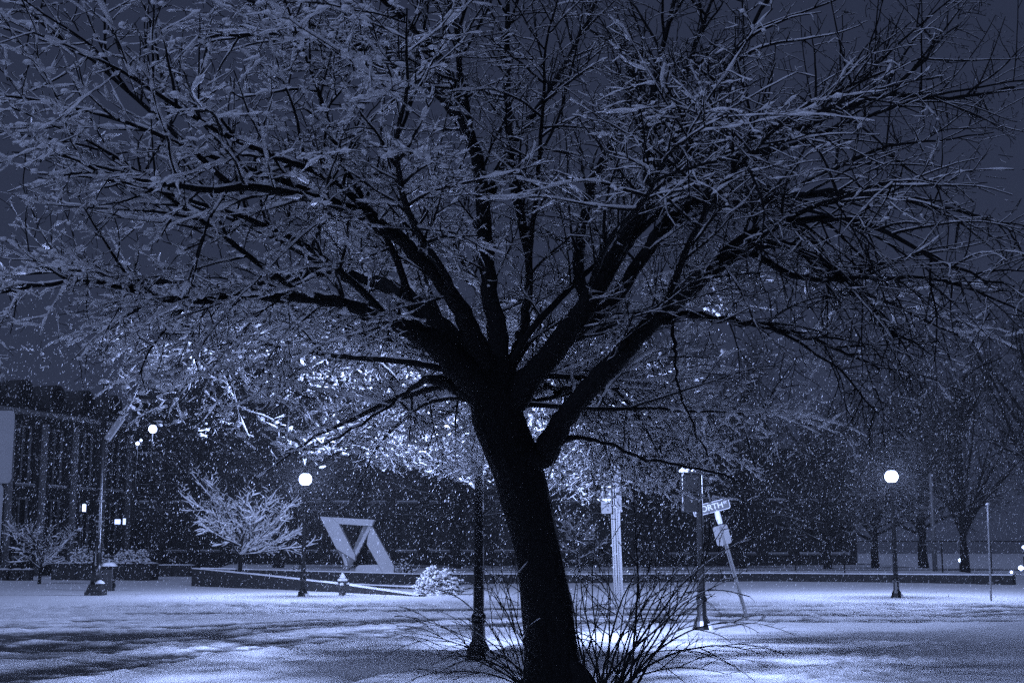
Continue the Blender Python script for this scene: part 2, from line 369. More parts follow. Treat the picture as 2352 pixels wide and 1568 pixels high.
# ------------------------------------------------------------------ buildings
def facade(t, a, b, z0, rows, n, win_w, win_h, zrows, wallmat, frame_mat, depth_back=10, top=12, piers=True, sill=True):
    """wall from a to b (x,y) facing the viewer, with windows set in recesses (built as wall pieces around them)."""
    a = Vector((a[0], a[1], 0)); b = Vector((b[0], b[1], 0)); d = b-a; L = d.length; d.normalize(); ang = math.atan2(d.y, d.x)
    nrm = Vector((d.y, -d.x, 0))    # towards the viewer
    def put(name, mb, m_, par=None, bevel=0):
        o = mb.build(name, m_, par or t, bevel=bevel); return o
    def P(u, out, z): return a+d*u+nrm*out+Vector((0, 0, z))-t.location
    wall = MB(); bay = L/n
    zs = [z0]+[z for zr in zrows for z in (zr, zr+win_h)]+[top]
    for i in range(0, len(zs), 2):
        c = P(L/2, -.25, (zs[i]+zs[i+1])/2); wall.box(c, (L, .5, zs[i+1]-zs[i]), rz=ang)
    for zr in zrows:
        for i in range(n+1):
            u0 = max(0, i*bay-(bay-win_w)/2); u1 = min(L, i*bay+(bay-win_w)/2)
            wall.box(P((u0+u1)/2, -.25, zr+win_h/2), (u1-u0, .5, win_h), rz=ang)
    wall.box(P(L/2, -depth_back, top/2), (L, .5, top), rz=ang)
    wall.box(P(.25, -depth_back/2-.25, top/2), (.5, depth_back-1.0, top-.01), rz=ang)
    wall.box(P(L-.25, -depth_back/2-.25, top/2), (.5, depth_back-1.0, top-.01), rz=ang)
    put('wall', wall, wallmat)
    fr = pn = None
    for zr in zrows:
        for i in range(n):
            c = P((i+.5)*bay, -.36, zr+win_h/2)
            if fr is None:
                mb = MB(); w2 = win_w/2; h2 = win_h/2
                for s in (-1, 1):
                    mb.box((s*(w2-.06), 0, 0), (.12, .12, win_h)); mb.box((0, 0, s*(h2-.06)), (win_w-.24, .12, .12))
                mb.box((0, 0, 0), (.07, .08, win_h-.24)); mb.box((-(w2-.035-.06)/2-.03, 0, 0), (w2-.16, .06, .07)); mb.box(((w2-.035-.06)/2+.03, 0, 0), (w2-.16, .06, .07))
                fr = put('window', mb, frame_mat); f = fr
                pn = MB().box((0, .05, 0), (win_w-.2, .02, win_h-.2)).build('pane', M_GLASS, fr)
                sl_ = MB().box((0, -.22, -h2-.06), (win_w+.3, .45, .12)).build('sill', M_STONE2, fr)
                sn_ = MB().box((0, -.22, -h2+.04), (win_w+.26, .38, .07)).build('snow_cap', M_SNOW, fr, bevel=.02)
            else:
                f = fr.copy(); COL.objects.link(f)
                for src in (pn, sl_, sn_): k = src.copy(); COL.objects.link(k); k.parent = f
            f.location = c; f.rotation_euler = (0, 0, ang)
    if piers:
        for i in range(n+1):
            MB().box(P(min(max(i*bay, .2), L-.2), .1, top/2-.2), (.42, .2, top-.4), rz=ang).build('pier', frame_mat, t)
    MB().box(P(L/2, .12, top+.14), (L+.3, .9, .28), rz=ang).build('cornice', M_STONE2, t)
    return P, L, ang
# left mansard building
A = at(-260, 1264, 72); B = at(290, 1264, 92)
t = thing('stone_building', 'tall stone building with a slate mansard roof at the left edge, beyond the plaza', 'building', ((A.x+B.x)/2, (A.y+B.y)/2, 0))
P, L, ang = facade(t, A, B, 0, 2, 7, 1.5, 3.6, (1.2, 5.6), M_STONE, M_STONE2, 12, 9.8)
mb = MB(); lo = [P(0, .1, 10.1), P(L, .1, 10.1), P(L, -12, 10.1), P(0, -12, 10.1)]; hi = [P(1.0, -1.2, 11.3), P(L-1.0, -1.2, 11.3), P(L-1.0, -10.6, 11.3), P(1.0, -10.6, 11.3)]
mb.add(lo+hi, [(0, 1, 5, 4), (1, 2, 6, 5), (2, 3, 7, 6), (3, 0, 4, 7), (4, 5, 6, 7)]).build('roof', M_ROOF, t)
for i in range(7):
    c = P((i+.5)*L/7, -.9, 10.2); prof = [(math.cos(q)*.8, 1.05+math.sin(q)*.8) for q in [math.pi*j/10 for j in range(11)]]+[(-.8, 0), (.8, 0)]
    dm = MB().prism(prof, -.6, .9).build('dormer', M_ROOF, t); dm.location = c; dm.rotation_euler = (0, 0, ang)
    MB().prism([(x*.62, .12+z*.82) for x, z in prof], -.63, -.605).build('pane', M_GLASS, dm)
# dark centre building and flat-roofed right one
A = at(292, 1264, 100); B = at(1425, 1264, 100)
t = thing('long_building', 'long dark building hardly seen behind the sculpture and the tree trunk', 'building', ((A.x+B.x)/2, 100, 0))
P, L, ang = facade(t, A, B, 0, 3, 15, 1.3, 2.1, (1.6, 5.2, 8.8), M_STONE, M_STONE, 14, 12.5)
MB().add([P(0, .1, 12.9), P(L, .1, 12.9), P(L, -14, 12.9), P(0, -14, 12.9), P(2, -7, 17), P(L-2, -7, 17)], [(0, 1, 5, 4), (2, 3, 4, 5), (1, 2, 5), (3, 0, 4)]).build('roof', M_ROOF, t)
A = at(1440, 1264, 96); B = at(1965, 1264, 104)
t = thing('flat_roofed_building', 'flat-roofed building with dim windows behind the leaning street name sign', 'building', ((A.x+B.x)/2, 100, 0))
facade(t, A, B, 0, 2, 7, 1.5, 2.2, (1.4, 5.4), M_STONE, M_STONE, 12, 9.2)

# ------------------------------------------------------------------ fence on the raised lawn
def fence():
    y = 66.5; x0 = at(1040, 1264, y).x; x1 = at(2500, 1264, y).x
    t = thing('wire_fence', 'thin tall wire fence with a top rail behind the low walls', 'fence', (x0, y, BED)); L = x1-x0; n = 13
    for i in range(n+1): MB().tube((L*i/n, 0, -.1), (L*i/n, 0, 1.55), .035, 6).build('post', M_TWIG, t)
    MB().tube((0, 0, 1.52), (L, 0, 1.50), .028, 6).build('rail', M_TWIG, t)
    MB().tube((0, 0, .12), (L, 0, .12), .018, 6).build('rail', M_TWIG, t)
    w = MB(); k = 0.0
    while k < L:
        for s in (-1, 1):
            a = (k, 0.0, .12 if s > 0 else 1.5); b = (k+.9, 0.0, 1.5 if s > 0 else .12)
            if b[0] < L: w.tube(a, b, .0035, 3)
        k += .12
    tag(w.build('wire_mesh', M_TWIG, t), kind='stuff')
fence()

# ------------------------------------------------------------------ lamp posts
def post_parts(t, h, r0=.20, s=1.0):
    MB().lathe([(.205*s, -.05), (.205*s, .05), (.19*s, .07), (.19*s, .13), (.17*s, .16), (.15*s, .26), (.115*s, .33), (.10*s, .36)], 16, flute=.05).build('base', M_IRON, t)
    MB().lathe([(.095*s, .36), (.088*s, .60)], 16, flute=.06).build('pedestal', M_IRON, t)
    MB().lathe([(.088*s, .60), (.105*s, .62), (.108*s, .68), (.098*s, .71), (.08*s, .735)], 16).build('collar', M_IRON, t, True)
    MB().lathe([(.078*s, .735), (.068*s, 2.0), (.056*s, h-.35)], 20, flute=.05).build('pole', M_IRON, t)
    # snow lying on the skirt of the base
    mb = MB(); pr = [(.212*s, .05), (.20*s, .10), (.178*s, .15), (.155*s, .19)]
    v = []; f = []; n = 9
    for i in range(n):
        a = math.radians(-60+ i*14); k = .7+.5*math.sin(math.pi*i/(n-1))
        for (r, z) in pr: v.append(((r+.025*k)*math.cos(a), (r+.025*k)*math.sin(a), z+.03*k))
        v.append((.14*s*math.cos(a), .14*s*math.sin(a), .20)); v.insert(len(v)-5, (.2*s*math.cos(a), .2*s*math.sin(a), .045))
    f = [(i*6+j, (i+1)*6+j, (i+1)*6+j+1, i*6+j+1) for i in range(n-1) for j in range(5)]
    mb.add(v, f).build('snow_cap', M_SNOW, t, True)
def lamp_post(loc, label, h=4.0, group=None, lit=M_LAMP, name='street_lamp'):
    t = thing(name, label, 'street lamp', loc, 0, group); post_parts(t, h)
    MB().lathe([(.056, h-.35), (.075, h-.33), (.09, h-.27), (.12, h-.22), (.13, h-.19)], 16).build('fitter', M_IRON, t, True)
    pr = [(.215*math.sin(math.pi*k/12)+.0005, h-.215*math.cos(math.pi*k/12)) for k in range(13)]
    MB().lathe(pr, 20).build('globe', lit, t, True)
    ld = bpy.data.lights.new('lamp_light', 'POINT'); ld.energy = LAMP*(5.5 if lit is M_NEAR else 1.0); ld.color = TINT; ld.shadow_soft_size = .14
    lo = bpy.data.objects.new('lamp_light', ld); COL.objects.link(lo); lo.parent = t; lo.location = (0, 0, h)
    if lit is M_NEAR: MB().lathe([(.09, h-.30), (.27, h-.235), (.28, h-.218), (.13, h-.205)], 20).build('light_block_dish', M_IRON, t, True)  # unseen plate added under the near globe to shade the ground below
    if lit is M_NEAR: MB().lathe([(.36, h+.11), (.37, h+.13), (.30, h+.20), (.16, h+.26), (.09, h+.28)], 20).build('shade', M_IRON, t, True)
    MB().lathe([(.11, h+.187), (.08, h+.215), (.04, h+.235), (.02, h+.28), (.002, h+.32)], 14).build('finial', M_IRON, t, True)
    return t
GL = 'cast iron globe street lamps'
lamp_post(ground(1099, 1530), 'nearest cast iron lamp, its globe hidden behind the tree crown and trunk', 3.72, GL, M_NEAR)
a = lamp_post(ground(695, 1377), 'lit globe lamp between the small snowy tree and the triangle sculpture', 3.95, GL)
a = lamp_post(ground(2060, 1380), 'lit globe lamp standing alone on the right pavement', 3.98, GL)

# signal pole with two dark boxes
loc = ground(1613, 1457)
t = thing('signal_post', 'black iron post with two dark signal boxes beside the leaning street sign', 'signal post', loc); post_parts(t, 3.75)
MB().lathe([(.056, 3.40), (.07, 3.42), (.07, 3.5), (.03, 3.56), (.005, 3.62)], 14).build('finial', M_IRON, t, True)
for z, hh_ in ((2.94, .36), (2.53, .36)):
    b_ = MB().box((-.19, .02, z), (.32, .22, hh_)).build('signal_box', M_IRON, t, bevel=.02)
    MB().box((-.19, -.14, z+hh_/2-.03), (.30, .14, .02)).build('visor', M_IRON, b_)
    MB().tube((-.09, .02, z), (-.04, 0, z), .025).build('bracket', M_IRON, b_)
mb = MB(); mb.lathe([(.19, 0), (.20, .03), (.15, .09), (.04, .13)], 12); o = mb.build('snow_cap', M_SNOW, t, True); o.location = (-.19, .02, 3.12); o.scale = (1, .7, 1)

# tall left pole
loc = ground(219, 1374)
t = thing('tall_pole', 'tall tapering pole with a broad stepped base on the left plaza', 'pole', loc)
MB().box((0, 0, .1), (.62, .62, .3), taper=.97).build('base', M_STONE, t, bevel=.02)
MB().box((0, 0, .37), (.52, .52, .24), taper=.72).build('pedestal', M_STONE, t, bevel=.02)
MB().lathe([(.20, .49), (.175, 1.2), (.15, 1.22), (.135, 2.4), (.10, 3.4), (.085, 7.3), (.03, 7.4)], 12).build('pole', M_IRON, t, True)
for z in (2.55, 3.25): MB().lathe([(.14, z), (.15, z+.02), (.15, z+.05), (.13, z+.07)], 12).build('band', M_STEEL, t, True)
o = MB().box((0, 0, 0), (.24, .10, .95)).build('banner_panel', M_SIGNBACK, t, bevel=.03); o.location = (.42, -.1, 5.75); o.rotation_euler = (0, math.radians(33), 0)
MB().tube((0, 0, 0.0), (-.35, .08, 0), .02).build('bracket', M_IRON, o)
o = MB().lathe([(.13, 0), (.14, .03), (.08, .09), (.01, .13)], 10).build('snow_cap', M_SNOW, t, True); o.location = (.18, -.16, .50); o.scale = (1.2, 1, 1)
loc = ground(248, 1363)
t = thing('utility_cabinet', 'dark upright cabinet with thick snow on top behind the left pole', 'cabinet', loc)
MB().box((0, 0, .5), (.40, .36, 1.04)).build('body', M_IRON, t, bevel=.03)
MB().box((0, -.19, .5), (.32, .02, .8)).build('door', M_HYD, t, bevel=.005)
MB().tube((.2, -.05, .3), (.27, -.05, .3), .08, 10).build('outlet', M_IRON, t)
n = 8; vv = [(.27*(2*i/n-1), .24*(2*j/n-1), 1.02+.15*max(0, 1-(2*i/n-1)**4)*max(0, 1-(2*j/n-1)**4)+.02*noise.noise(Vector((i, j, 2)))) for i in range(n+1) for j in range(n+1)]
mesh_obj('snow_cap', vv, [(i*(n+1)+j, (i+1)*(n+1)+j, (i+1)*(n+1)+j+1, i*(n+1)+j+1) for i in range(n) for j in range(n)]+[tuple(i*(n+1) for i in range(n+1))], M_SNOW, t, True)

# ------------------------------------------------------------------ fire hydrant
loc = ground(786, 1374)
t = thing('fire_hydrant', 'squat dark fire hydrant wearing a cap of snow in front of the stone wall', 'fire hydrant', loc)
MB().lathe([(.17, -.03), (.17, .05), (.12, .06), (.12, .50), (.15, .52), (.15, .56), (.12, .57)], 16).build('barrel', M_HYD, t, True)
MB().lathe([(.14, .57), (.145, .60), (.12, .67), (.07, .73), (.03, .74), (.03, .79), (.002, .80)], 16).build('bonnet', M_HYD, t, True)
for s in (-1, 1): MB().tube((s*.11, 0, .44), (s*.20, 0, .44), .055, 10).tube((s*.20, 0, .44), (s*.23, 0, .44), .03, 6).build('side_outlet', M_HYD, t)
MB().tube((0, -.11, .40), (0, -.21, .40), .08, 12).tube((0, -.21, .40), (0, -.24, .40), .03, 6).build('front_outlet', M_HYD, t)
MB().lathe([(.17, .585), (.175, .62), (.15, .66), (.115, .665), (.10, .72), (.04, .83), (.003, .86)], 14).build('snow_cap', M_SNOW, t, True)
for x, y, z, r in ((-.19, 0, .49, .06), (.19, 0, .49, .06), (0, -.19, .465, .075), (.12, -.05, .08, .07)):
    o = MB().lathe([(r, -.02), (r, .01), (r*.7, r*.7), (.002, r)], 10).build('snow_cap', M_SNOW, t, True); o.location = (x, y, z)

# ------------------------------------------------------------------ twin triangle sculpture
YS = 60.6
def S(cx, cy_, Y=YS):
    p = at(673.75+cx*.1367, 1133.1+cy_*.1367, Y); return p
org = S(1000, 1300); org.z = BED
t = thing('sculpture', 'pale concrete sculpture of two joined open triangles, one standing on its point', 'sculpture', org)
def beam(pts, y0, y1, m=M_CONC, nm='beam'):
    poly = [(S(*p).x-org.x, S(*p).z-org.z) for p in pts]; return MB().prism(poly, y0, y1).build(nm, m, t, bevel=.015)
beam([(455, 385), (640, 396), (775, 510), (1000, 945), (1050, 1030), (1045, 1120), (735, 925)], -.25, .35)
beam([(643, 396), (1375, 440), (1322, 548), (778, 510)], -.252, .35)
beam([(1175, 541), (1262, 547), (1030, 985), (1003, 945)], -.02, .36, M_STONE2)  # darker material stands in for shade on this recessed side
beam([(1262, 547), (1328, 552), (1062, 1045), (1032, 985)], -.14, .36)
beam([(1332, 556), (1700, 1220), (1690, 1345), (1523, 1345), (1430, 1190), (1240, 850), (1262, 700)], -.22, .34)
beam([(1520, 1345), (1045, 1345), (1060, 1235), (1110, 1198), (1427, 1190)], -.218, .33)
rk = beam([(735, 928), (800, 945), (880, 1000), (960, 1060), (1045, 1123), (1005, 1150), (985, 1230), (945, 1250), (930, 1345), (850, 1345), (865, 1230), (830, 1080), (790, 1040)], -.15, .30, M_ROCK, 'rock_support')
beam([(830, 1010), (850, 1020), (900, 1100), (925, 1210), (880, 1215), (835, 1080)], -.20, -.148, M_CONC, 'chipped_face')

# ------------------------------------------------------------------ signs
def channel(t, h, m, w=.075, holes=True, x=0.0, y=0.0, name='post'):
    """perforated U channel post"""
    mb = MB(); mb.box((x, y+.02, h/2-.05), (w*.45, .008, h)); mb.box((x-w*.24, y, h/2-.05), (.006, .036, h)); mb.box((x+w*.24, y, h/2-.05), (.006, .036, h))
    mb.box((x-w*.38, y-.018, h/2-.05), (w*.26, .006, h)); mb.box((x+w*.38, y-.018, h/2-.05), (w*.26, .006, h))
    p = mb.build(name, m, t)
    if holes:
        hb = MB(); z = .3
        while z < h-.1: hb.box((x, y+.0145, z), (.012, .004, .014)); z += .05
        tag(hb.build('holes', M_IRON, p), kind='stuff')
    return p
def panel(w, h, r=.04, th=.006):
    poly = []
    for cx, cz, a0 in ((w/2-r, h/2-r, 0), (-w/2+r, h/2-r, 90), (-w/2+r, -h/2+r, 180), (w/2-r, -h/2+r, 270)):
        for k in range(5): a = math.radians(a0+k*22.5); poly.append((cx+r*math.cos(a), cz+r*math.sin(a)))
    return MB().prism(poly, -th/2, th/2)
# pair of channel posts with signs seen from the side and back
loc = ground(1424, 1447)
t = thing('parking_sign', 'upright perforated steel post carrying narrow signs, just right of the trunk', 'sign', loc)
lean = 1409 - 1424
p1 = channel(t, 3.05, M_STEEL, x=-.055); p2 = channel(t, 2.45, M_STEEL, .09, x=.045, y=-.03)
o = panel(.30, .96).build('sign_panel', M_SIGNPALE, t); o.location = (.07, -.06, 2.86); o.rotation_euler = (0, 0, math.radians(62))
o = panel(.30, .52).build('sign_panel', M_SIGNBACK, t); o.location = (-.18, -.04, 2.62); o.rotation_euler = (0, 0, math.radians(-48))
MB().box((-.15, -.05, 2.90), (.24, .04, .03)).build('snow_cap', M_SNOW, t, bevel=.01)
t.rotation_euler = (0, math.radians(-1.6), 0)
# leaning street name sign
loc = ground(1718, 1430); sc_ = 1.0
t = thing('street_name_sign', 'street name sign reading NORTH ST on a post that leans hard to the left', 'sign', loc)
channel(t, 2.52, M_STEEL, .085, y=.0)
o = panel(.34, .44, .05).build('sign_panel', M_SIGNBACK, t); o.location = (-.03, -.03, 2.02)
MB().box((0, -.012, 0), (.05, .02, .42)).build('post_strip', M_STEEL, o)
MB().box((0, -.02, 2.42), (.105, .09, .30)).build('bracket', M_SIGNPALE, t, bevel=.015)
o = MB().lathe([(.06, 0), (.07, .1), (.06, .24), (.02, .30)], 10).build('snow_cap', M_SNOW, t, True); o.location = (0, -.01, 2.30)
np_ = panel(.86, .25, .045, .012).build('name_panel', M_SIGNDARK, t); np_.location = (-.10, -.03, 2.68); np_.rotation_euler = (0, math.radians(0), 0)
fr = MB()
for z in (-.115, .115): fr.box((0, -.009, z), (.78, .006, .012))
for x in (-.42, .42): fr.box((x, -.009, 0), (.012, .006, .16))
for sx_ in (-1, 1):
    for sz_ in (-1, 1): fr.box((sx_*.405, -.009, sz_*.098), (.05, .006, .012), ry=math.radians(45*sx_*sz_))
fr.build('border', M_SIGNPALE, np_)
def text(body, size, loc, par, m):
    c = bpy.data.curves.new('text', 'FONT'); c.body = body; c.size = size; c.extrude = .003; c.offset = .003; c.align_x = 'CENTER'; c.align_y = 'CENTER'
    tmp = bpy.data.objects.new('tmp', c); me = bpy.data.meshes.new_from_object(tmp); bpy.data.objects.remove(tmp); me.materials.append(m)
    o = bpy.data.objects.new('lettering', me); COL.objects.link(o); o.parent = par; o.location = loc; o.rotation_euler = (math.pi/2, 0, 0); return o
text('NORTH', .19, (-.06, -.010, 0), np_, M_SIGNPALE); text('ST', .075, (.33, -.010, .03), np_, M_SIGNPALE)
t.rotation_euler = (0, math.radians(-14.5), 0); np_.rotation_euler = (0, math.radians(0.5), 0)
# slim sign on the right pavement
loc = ground(2277, 1388)
t = thing('slim_sign', 'slim steel post with a narrow sign seen edge-on near the right edge', 'sign', loc)
MB().tube((0, 0, -.05), (0, 0, 2.95), .032, 8).build('post', M_STEEL, t)
o = panel(.30, .50).build('sign_panel', M_SIGNPALE, t); o.location = (0, -.05, 2.75); o.rotation_euler = (0, 0, math.radians(66))
MB().lathe([(.06, 0), (.065, .03), (.02, .07)], 8, (0, 0, 2.97)).build('snow_cap', M_SNOW, t, True)
MB().lathe([(.07, 0), (.07, .03), (.03, .06)], 8).build('foot', M_STEEL, t, True)
t.rotation_euler = (0, math.radians(1.0), 0)
# pale signs at the left frame edge, close to the viewer
a = at(40, 945, 9.0)
t = thing('roadside_sign', 'two pale sign panels stacked on one post, cut off by the left edge', 'sign', (a.x-.24, 9.0, 0.06))
channel(t, 2.75, M_STEEL)
o = panel(.48, .485, .03).build('sign_panel', M_SIGNPALE, t); o.location = (-.0, -.04, a.z-.06-.24)
o = panel(.455, .43, .03).build('sign_panel', M_SIGNPALE, t); o.location = (-.035, -.043, a.z-.06-.24-.465)
# distant utility pole
loc = at(2148, 1310, 70)
t = thing('utility_pole', 'pale slender utility pole behind the fence on the right', 'pole', (loc.x, 70, .5))
MB().lathe([(.13, -.1), (.12, 3.5), (.11, 5.0), (.02, 5.1)], 10).build('pole', M_STEEL, t, True)
for z in (3.3, 1.4): MB().box((-.3, 0, z), (.7, .06, .05)).build('cross_arm', M_STEEL, t)

# ------------------------------------------------------------------ small far lamps and lit windows
def far_lamp(x, y, Y, r, label, m=M_SMALL, stem=True):
    p = at(x, y, Y); z0 = 0 if x < 440 else .5
    t = thing('distant_lamp', label, 'lamp', (p.x, Y, z0)); z = p.z-z0
    if z > r*2:
        MB().lathe([(.07, -.1), (.05, z-r-.05)], 8).build('pole', M_IRON, t, True)
    MB().lathe([(r*math.sin(math.pi*k/8)+.0005, z-r*math.cos(math.pi*k/8)) for k in range(9)], 12).build('globe', m, t, True)
    return t
far_lamp(351, 985, 86, .27, 'largest bright lamp glowing in front of the buildings on the left')
far_lamp(316, 1018, 86, .12, 'smaller round lamp lower left of the big bright one')
far_lamp(324, 1011, 90, .08, 'tiny lamp between the two brighter ones on the left')
far_lamp(2205, 1286, 78, .10, 'small round lamp left of the dark trunk on the far right')
far_lamp(2345, 1304, 80, .15, 'bright small lamp at the very right edge above the snow')
far_lamp(2323, 1313, 82, .08, 'tiny lamp left of the bright one at the right edge')
far_lamp(2351, 1256, 84, .10, 'small lamp cut by the right edge at fence height')
p = at(193, 1165, 70)
t = thing('wall_lantern', 'black lantern with a small lit pane left of the tall pole', 'lantern', (p.x, 70, 0))
MB().lathe([(.06, 0), (.045, p.z-.35)], 8).build('pole', M_IRON, t, True)
MB().box((0, 0, p.z+.28), (.5, .5, .12), taper=.5).box((-.19, 0, p.z-.05), (.06, .4, .56)).box((.19, 0, p.z-.05), (.06, .4, .56)).box((0, 0, p.z-.35), (.44, .4, .05)).build('housing', M_IRON, t)
MB().box((.02, 0, p.z-.02), (.14, .2, .36)).build('bulb', emit('lantern_bulb', 6.0), t)
for k, (x0, x1, y0, y1, lb) in enumerate(((264, 270, 1192, 1203, 'left'), (271, 276, 1192, 1203, 'middle'), (283, 288, 1190, 1204, 'right'))):
    a = at(x0, y0, 84.5); b = at(x1, y1, 84.5)
    t = thing('lit_sign', {'left': 'leftmost of three small lit panes seen low between the left pole and the snowy tree', 'middle': 'middle one of three small lit panes to the right of the left pole', 'right': 'tallest, rightmost of three small lit panes right of the left pole'}[lb], 'lit pane', ((a.x+b.x)/2, 84.5, 0))
    hgt = (a.z-b.z); zc = (a.z+b.z)/2
    MB().box((0, 0, zc), (b.x-a.x, .08, hgt)).build('pane', M_WINLIT, t)
    MB().box((0, .08, zc/2), (.06, .06, zc)).build('post', M_IRON, t)

# ------------------------------------------------------------------ branching
R = random.Random(21)
def nrm3(v):
    l = math.sqrt(v[0]*v[0]+v[1]*v[1]+v[2]*v[2])+1e-9; return (v[0]/l, v[1]/l, v[2]/l)
def shoot(p, d, L, n, wob, grav, rnd=R, r0=.01, r1=.003):
    pts = [p]; st = L/n; x, y, z = p; dx, dy, dz = d
    for i in range(n):
        dx += rnd.uniform(-wob, wob); dy += rnd.uniform(-wob, wob); dz += rnd.uniform(-wob, wob)*.8+grav
        dx, dy, dz = nrm3((dx, dy, dz)); x += dx*st; y += dy*st; z += dz*st; pts.append((x, y, z))
    return pts, [r0+(r1-r0)*i/n for i in range(n+1)]
def side(tn, ang, rnd, flat=.6, up=0.0):
    """direction leaving the parent tangent tn at ang, mostly sideways in the horizontal plane"""
    rx, ry, rz = rnd.uniform(-1, 1), rnd.uniform(-1, 1), rnd.uniform(-1, 1)*(1-flat)+up
    dt = rx*tn[0]+ry*tn[1]+rz*tn[2]; q = nrm3((rx-dt*tn[0], ry-dt*tn[1], rz-dt*tn[2]))
    c, s = math.cos(ang), math.sin(ang); return nrm3((tn[0]*c+q[0]*s, tn[1]*c+q[1]*s, tn[2]*c+q[2]*s))
def children(poly, spacing, Lr, angr, n, wob, grav, r0, r1, rnd, start=.15, flat=.6, up=0.0, taper=.5, rmax=1.0):
    pts, rad = poly; out = []
    seg = [math.dist(pts[i], pts[i+1]) for i in range(len(pts)-1)]; tot = sum(seg)
    s = tot*start+rnd.uniform(0, spacing); i = 0; acc = 0
    while s < tot:
        while i < len(seg)-1 and acc+seg[i] < s: acc += seg[i]; i += 1
        u = (s-acc)/(seg[i]+1e-9); u = min(max(u, 0), 1); a, b = pts[i], pts[i+1]
        p = tuple(a[k]+(b[k]-a[k])*u for k in range(3)); tn = nrm3((b[0]-a[0], b[1]-a[1], b[2]-a[2]))
        if rad[i] < rmax:
            L = rnd.uniform(*Lr)*(1-taper*s/tot); ang = math.radians(rnd.uniform(*angr)); d = side(tn, ang, rnd, flat, up)
            rr0 = min(r0, rad[i]*.8); out.append(shoot(p, d, L, n, wob, grav, rnd, rr0, min(r1, rr0)))
        s += spacing*rnd.uniform(.6, 1.4)
    return out
def snow_of(polys, k, rnd, keep=.9, lift=.75, vmax=.88, rmin=.004, scale=None):
    """snow lying on the upper side of each branch: thinner where the branch is steep"""
    out = []
    for pts, rad in polys:
        if rnd.random() > keep: continue
        P = []; Q = []; n = len(pts); f0 = rnd.uniform(.65, 1.3)
        if scale: f0 *= scale(pts[n//2])
        for i in range(n):
            a = pts[max(i-1, 0)]; b = pts[min(i+1, n-1)]; d = nrm3((b[0]-a[0], b[1]-a[1], b[2]-a[2])); hz = 1-abs(d[2])
            th = k*f0*min(2.3, math.exp(rnd.gauss(-.28, .55)))*min(1, .25+1.4*hz)
            if abs(d[2]) > vmax: th *= .3
            P.append((pts[i][0], pts[i][1], pts[i][2]+rad[i]*lift*.6+th*.45)); Q.append(max(rmin*.3, th+rad[i]*.55) if i < n-1 else th*.8)
        out.append((P, Q))
    return out
def catmull(P, n):
    P = [Vector(p) for p in P]; out = []
    for i in range(len(P)-1):
        a = P[max(i-1, 0)]; b = P[i]; c = P[i+1]; d = P[min(i+2, len(P)-1)]
        for k in range(n):
            t = k/n; out.append(.5*((2*b)+(c-a)*t+(2*a-5*b+4*c-d)*t*t+(-a+3*b-3*c+d)*t**3))
    out.append(P[-1]); return out
def rough_tube(pts, rad, sides, amp, seed=0):
    """trunk and limb tube with ridged bark"""
    n = len(pts); V = []; u = Vector((1, 0, 0))
    for i in range(n):
        t_ = (pts[min(i+1, n-1)]-pts[max(i-1, 0)]).normalized(); u = (u-t_*u.dot(t_)).normalized(); w = t_.cross(u)
        for k in range(sides):
            a = 2*math.pi*k/sides; d = u*math.cos(a)+w*math.sin(a)
            nz = noise.noise(Vector((d.x*3.2+seed, d.y*3.2, pts[i].z*.8)))*.6+noise.noise(Vector((d.x*9, d.y*9+seed, pts[i].z*1.6)))*.5+noise.noise(Vector((pts[i].z*2.5, d.x*2, seed)))*.35
            V.append(pts[i]+d*rad[i]*(1+amp*nz))
    f = [(i*sides+k, i*sides+(k+1) % sides, (i+1)*sides+(k+1) % sides, (i+1)*sides+k) for i in range(n-1) for k in range(sides)]
    f.append(tuple((n-1)*sides+k for k in range(sides)))
    return V, f

# ------------------------------------------------------------------ the big tree
TY = 15.3
tree = thing('bare_tree', 'big bare spreading tree with a black leaning trunk and snow along its twigs', 'tree', (0, 0, 0))
root = ground(1268, 1580)
PXM = lambda Y: F/Y*1.0
tr = [(1272, 1600, 15.3, 165), (1270, 1560, 15.3, 140), (1262, 1450, 15.3, 117), (1241, 1300, 15.3, 102), (1221, 1200, 15.3, 106), (1194, 1100, 15.3, 112), (1170, 1030, 15.3, 116), (1146, 960, 15.3, 118), (1140, 905, 15.3, 120), (1136, 860, 15.3, 95), (1128, 825, 15.3, 50)]
P = catmull([at(x, y, Y) for x, y, Y, w in tr], 7); Rr = list(np.interp(np.linspace(0, len(tr)-1, len(P)), range(len(tr)), [w/2/PXM(Y) for x, y, Y, w in tr]))
P[0].z = min(P[0].z, .0)
V, f = rough_tube(P, Rr, 40, .13, 3); mesh_obj('trunk', V, f, M_BARK, tree, True)
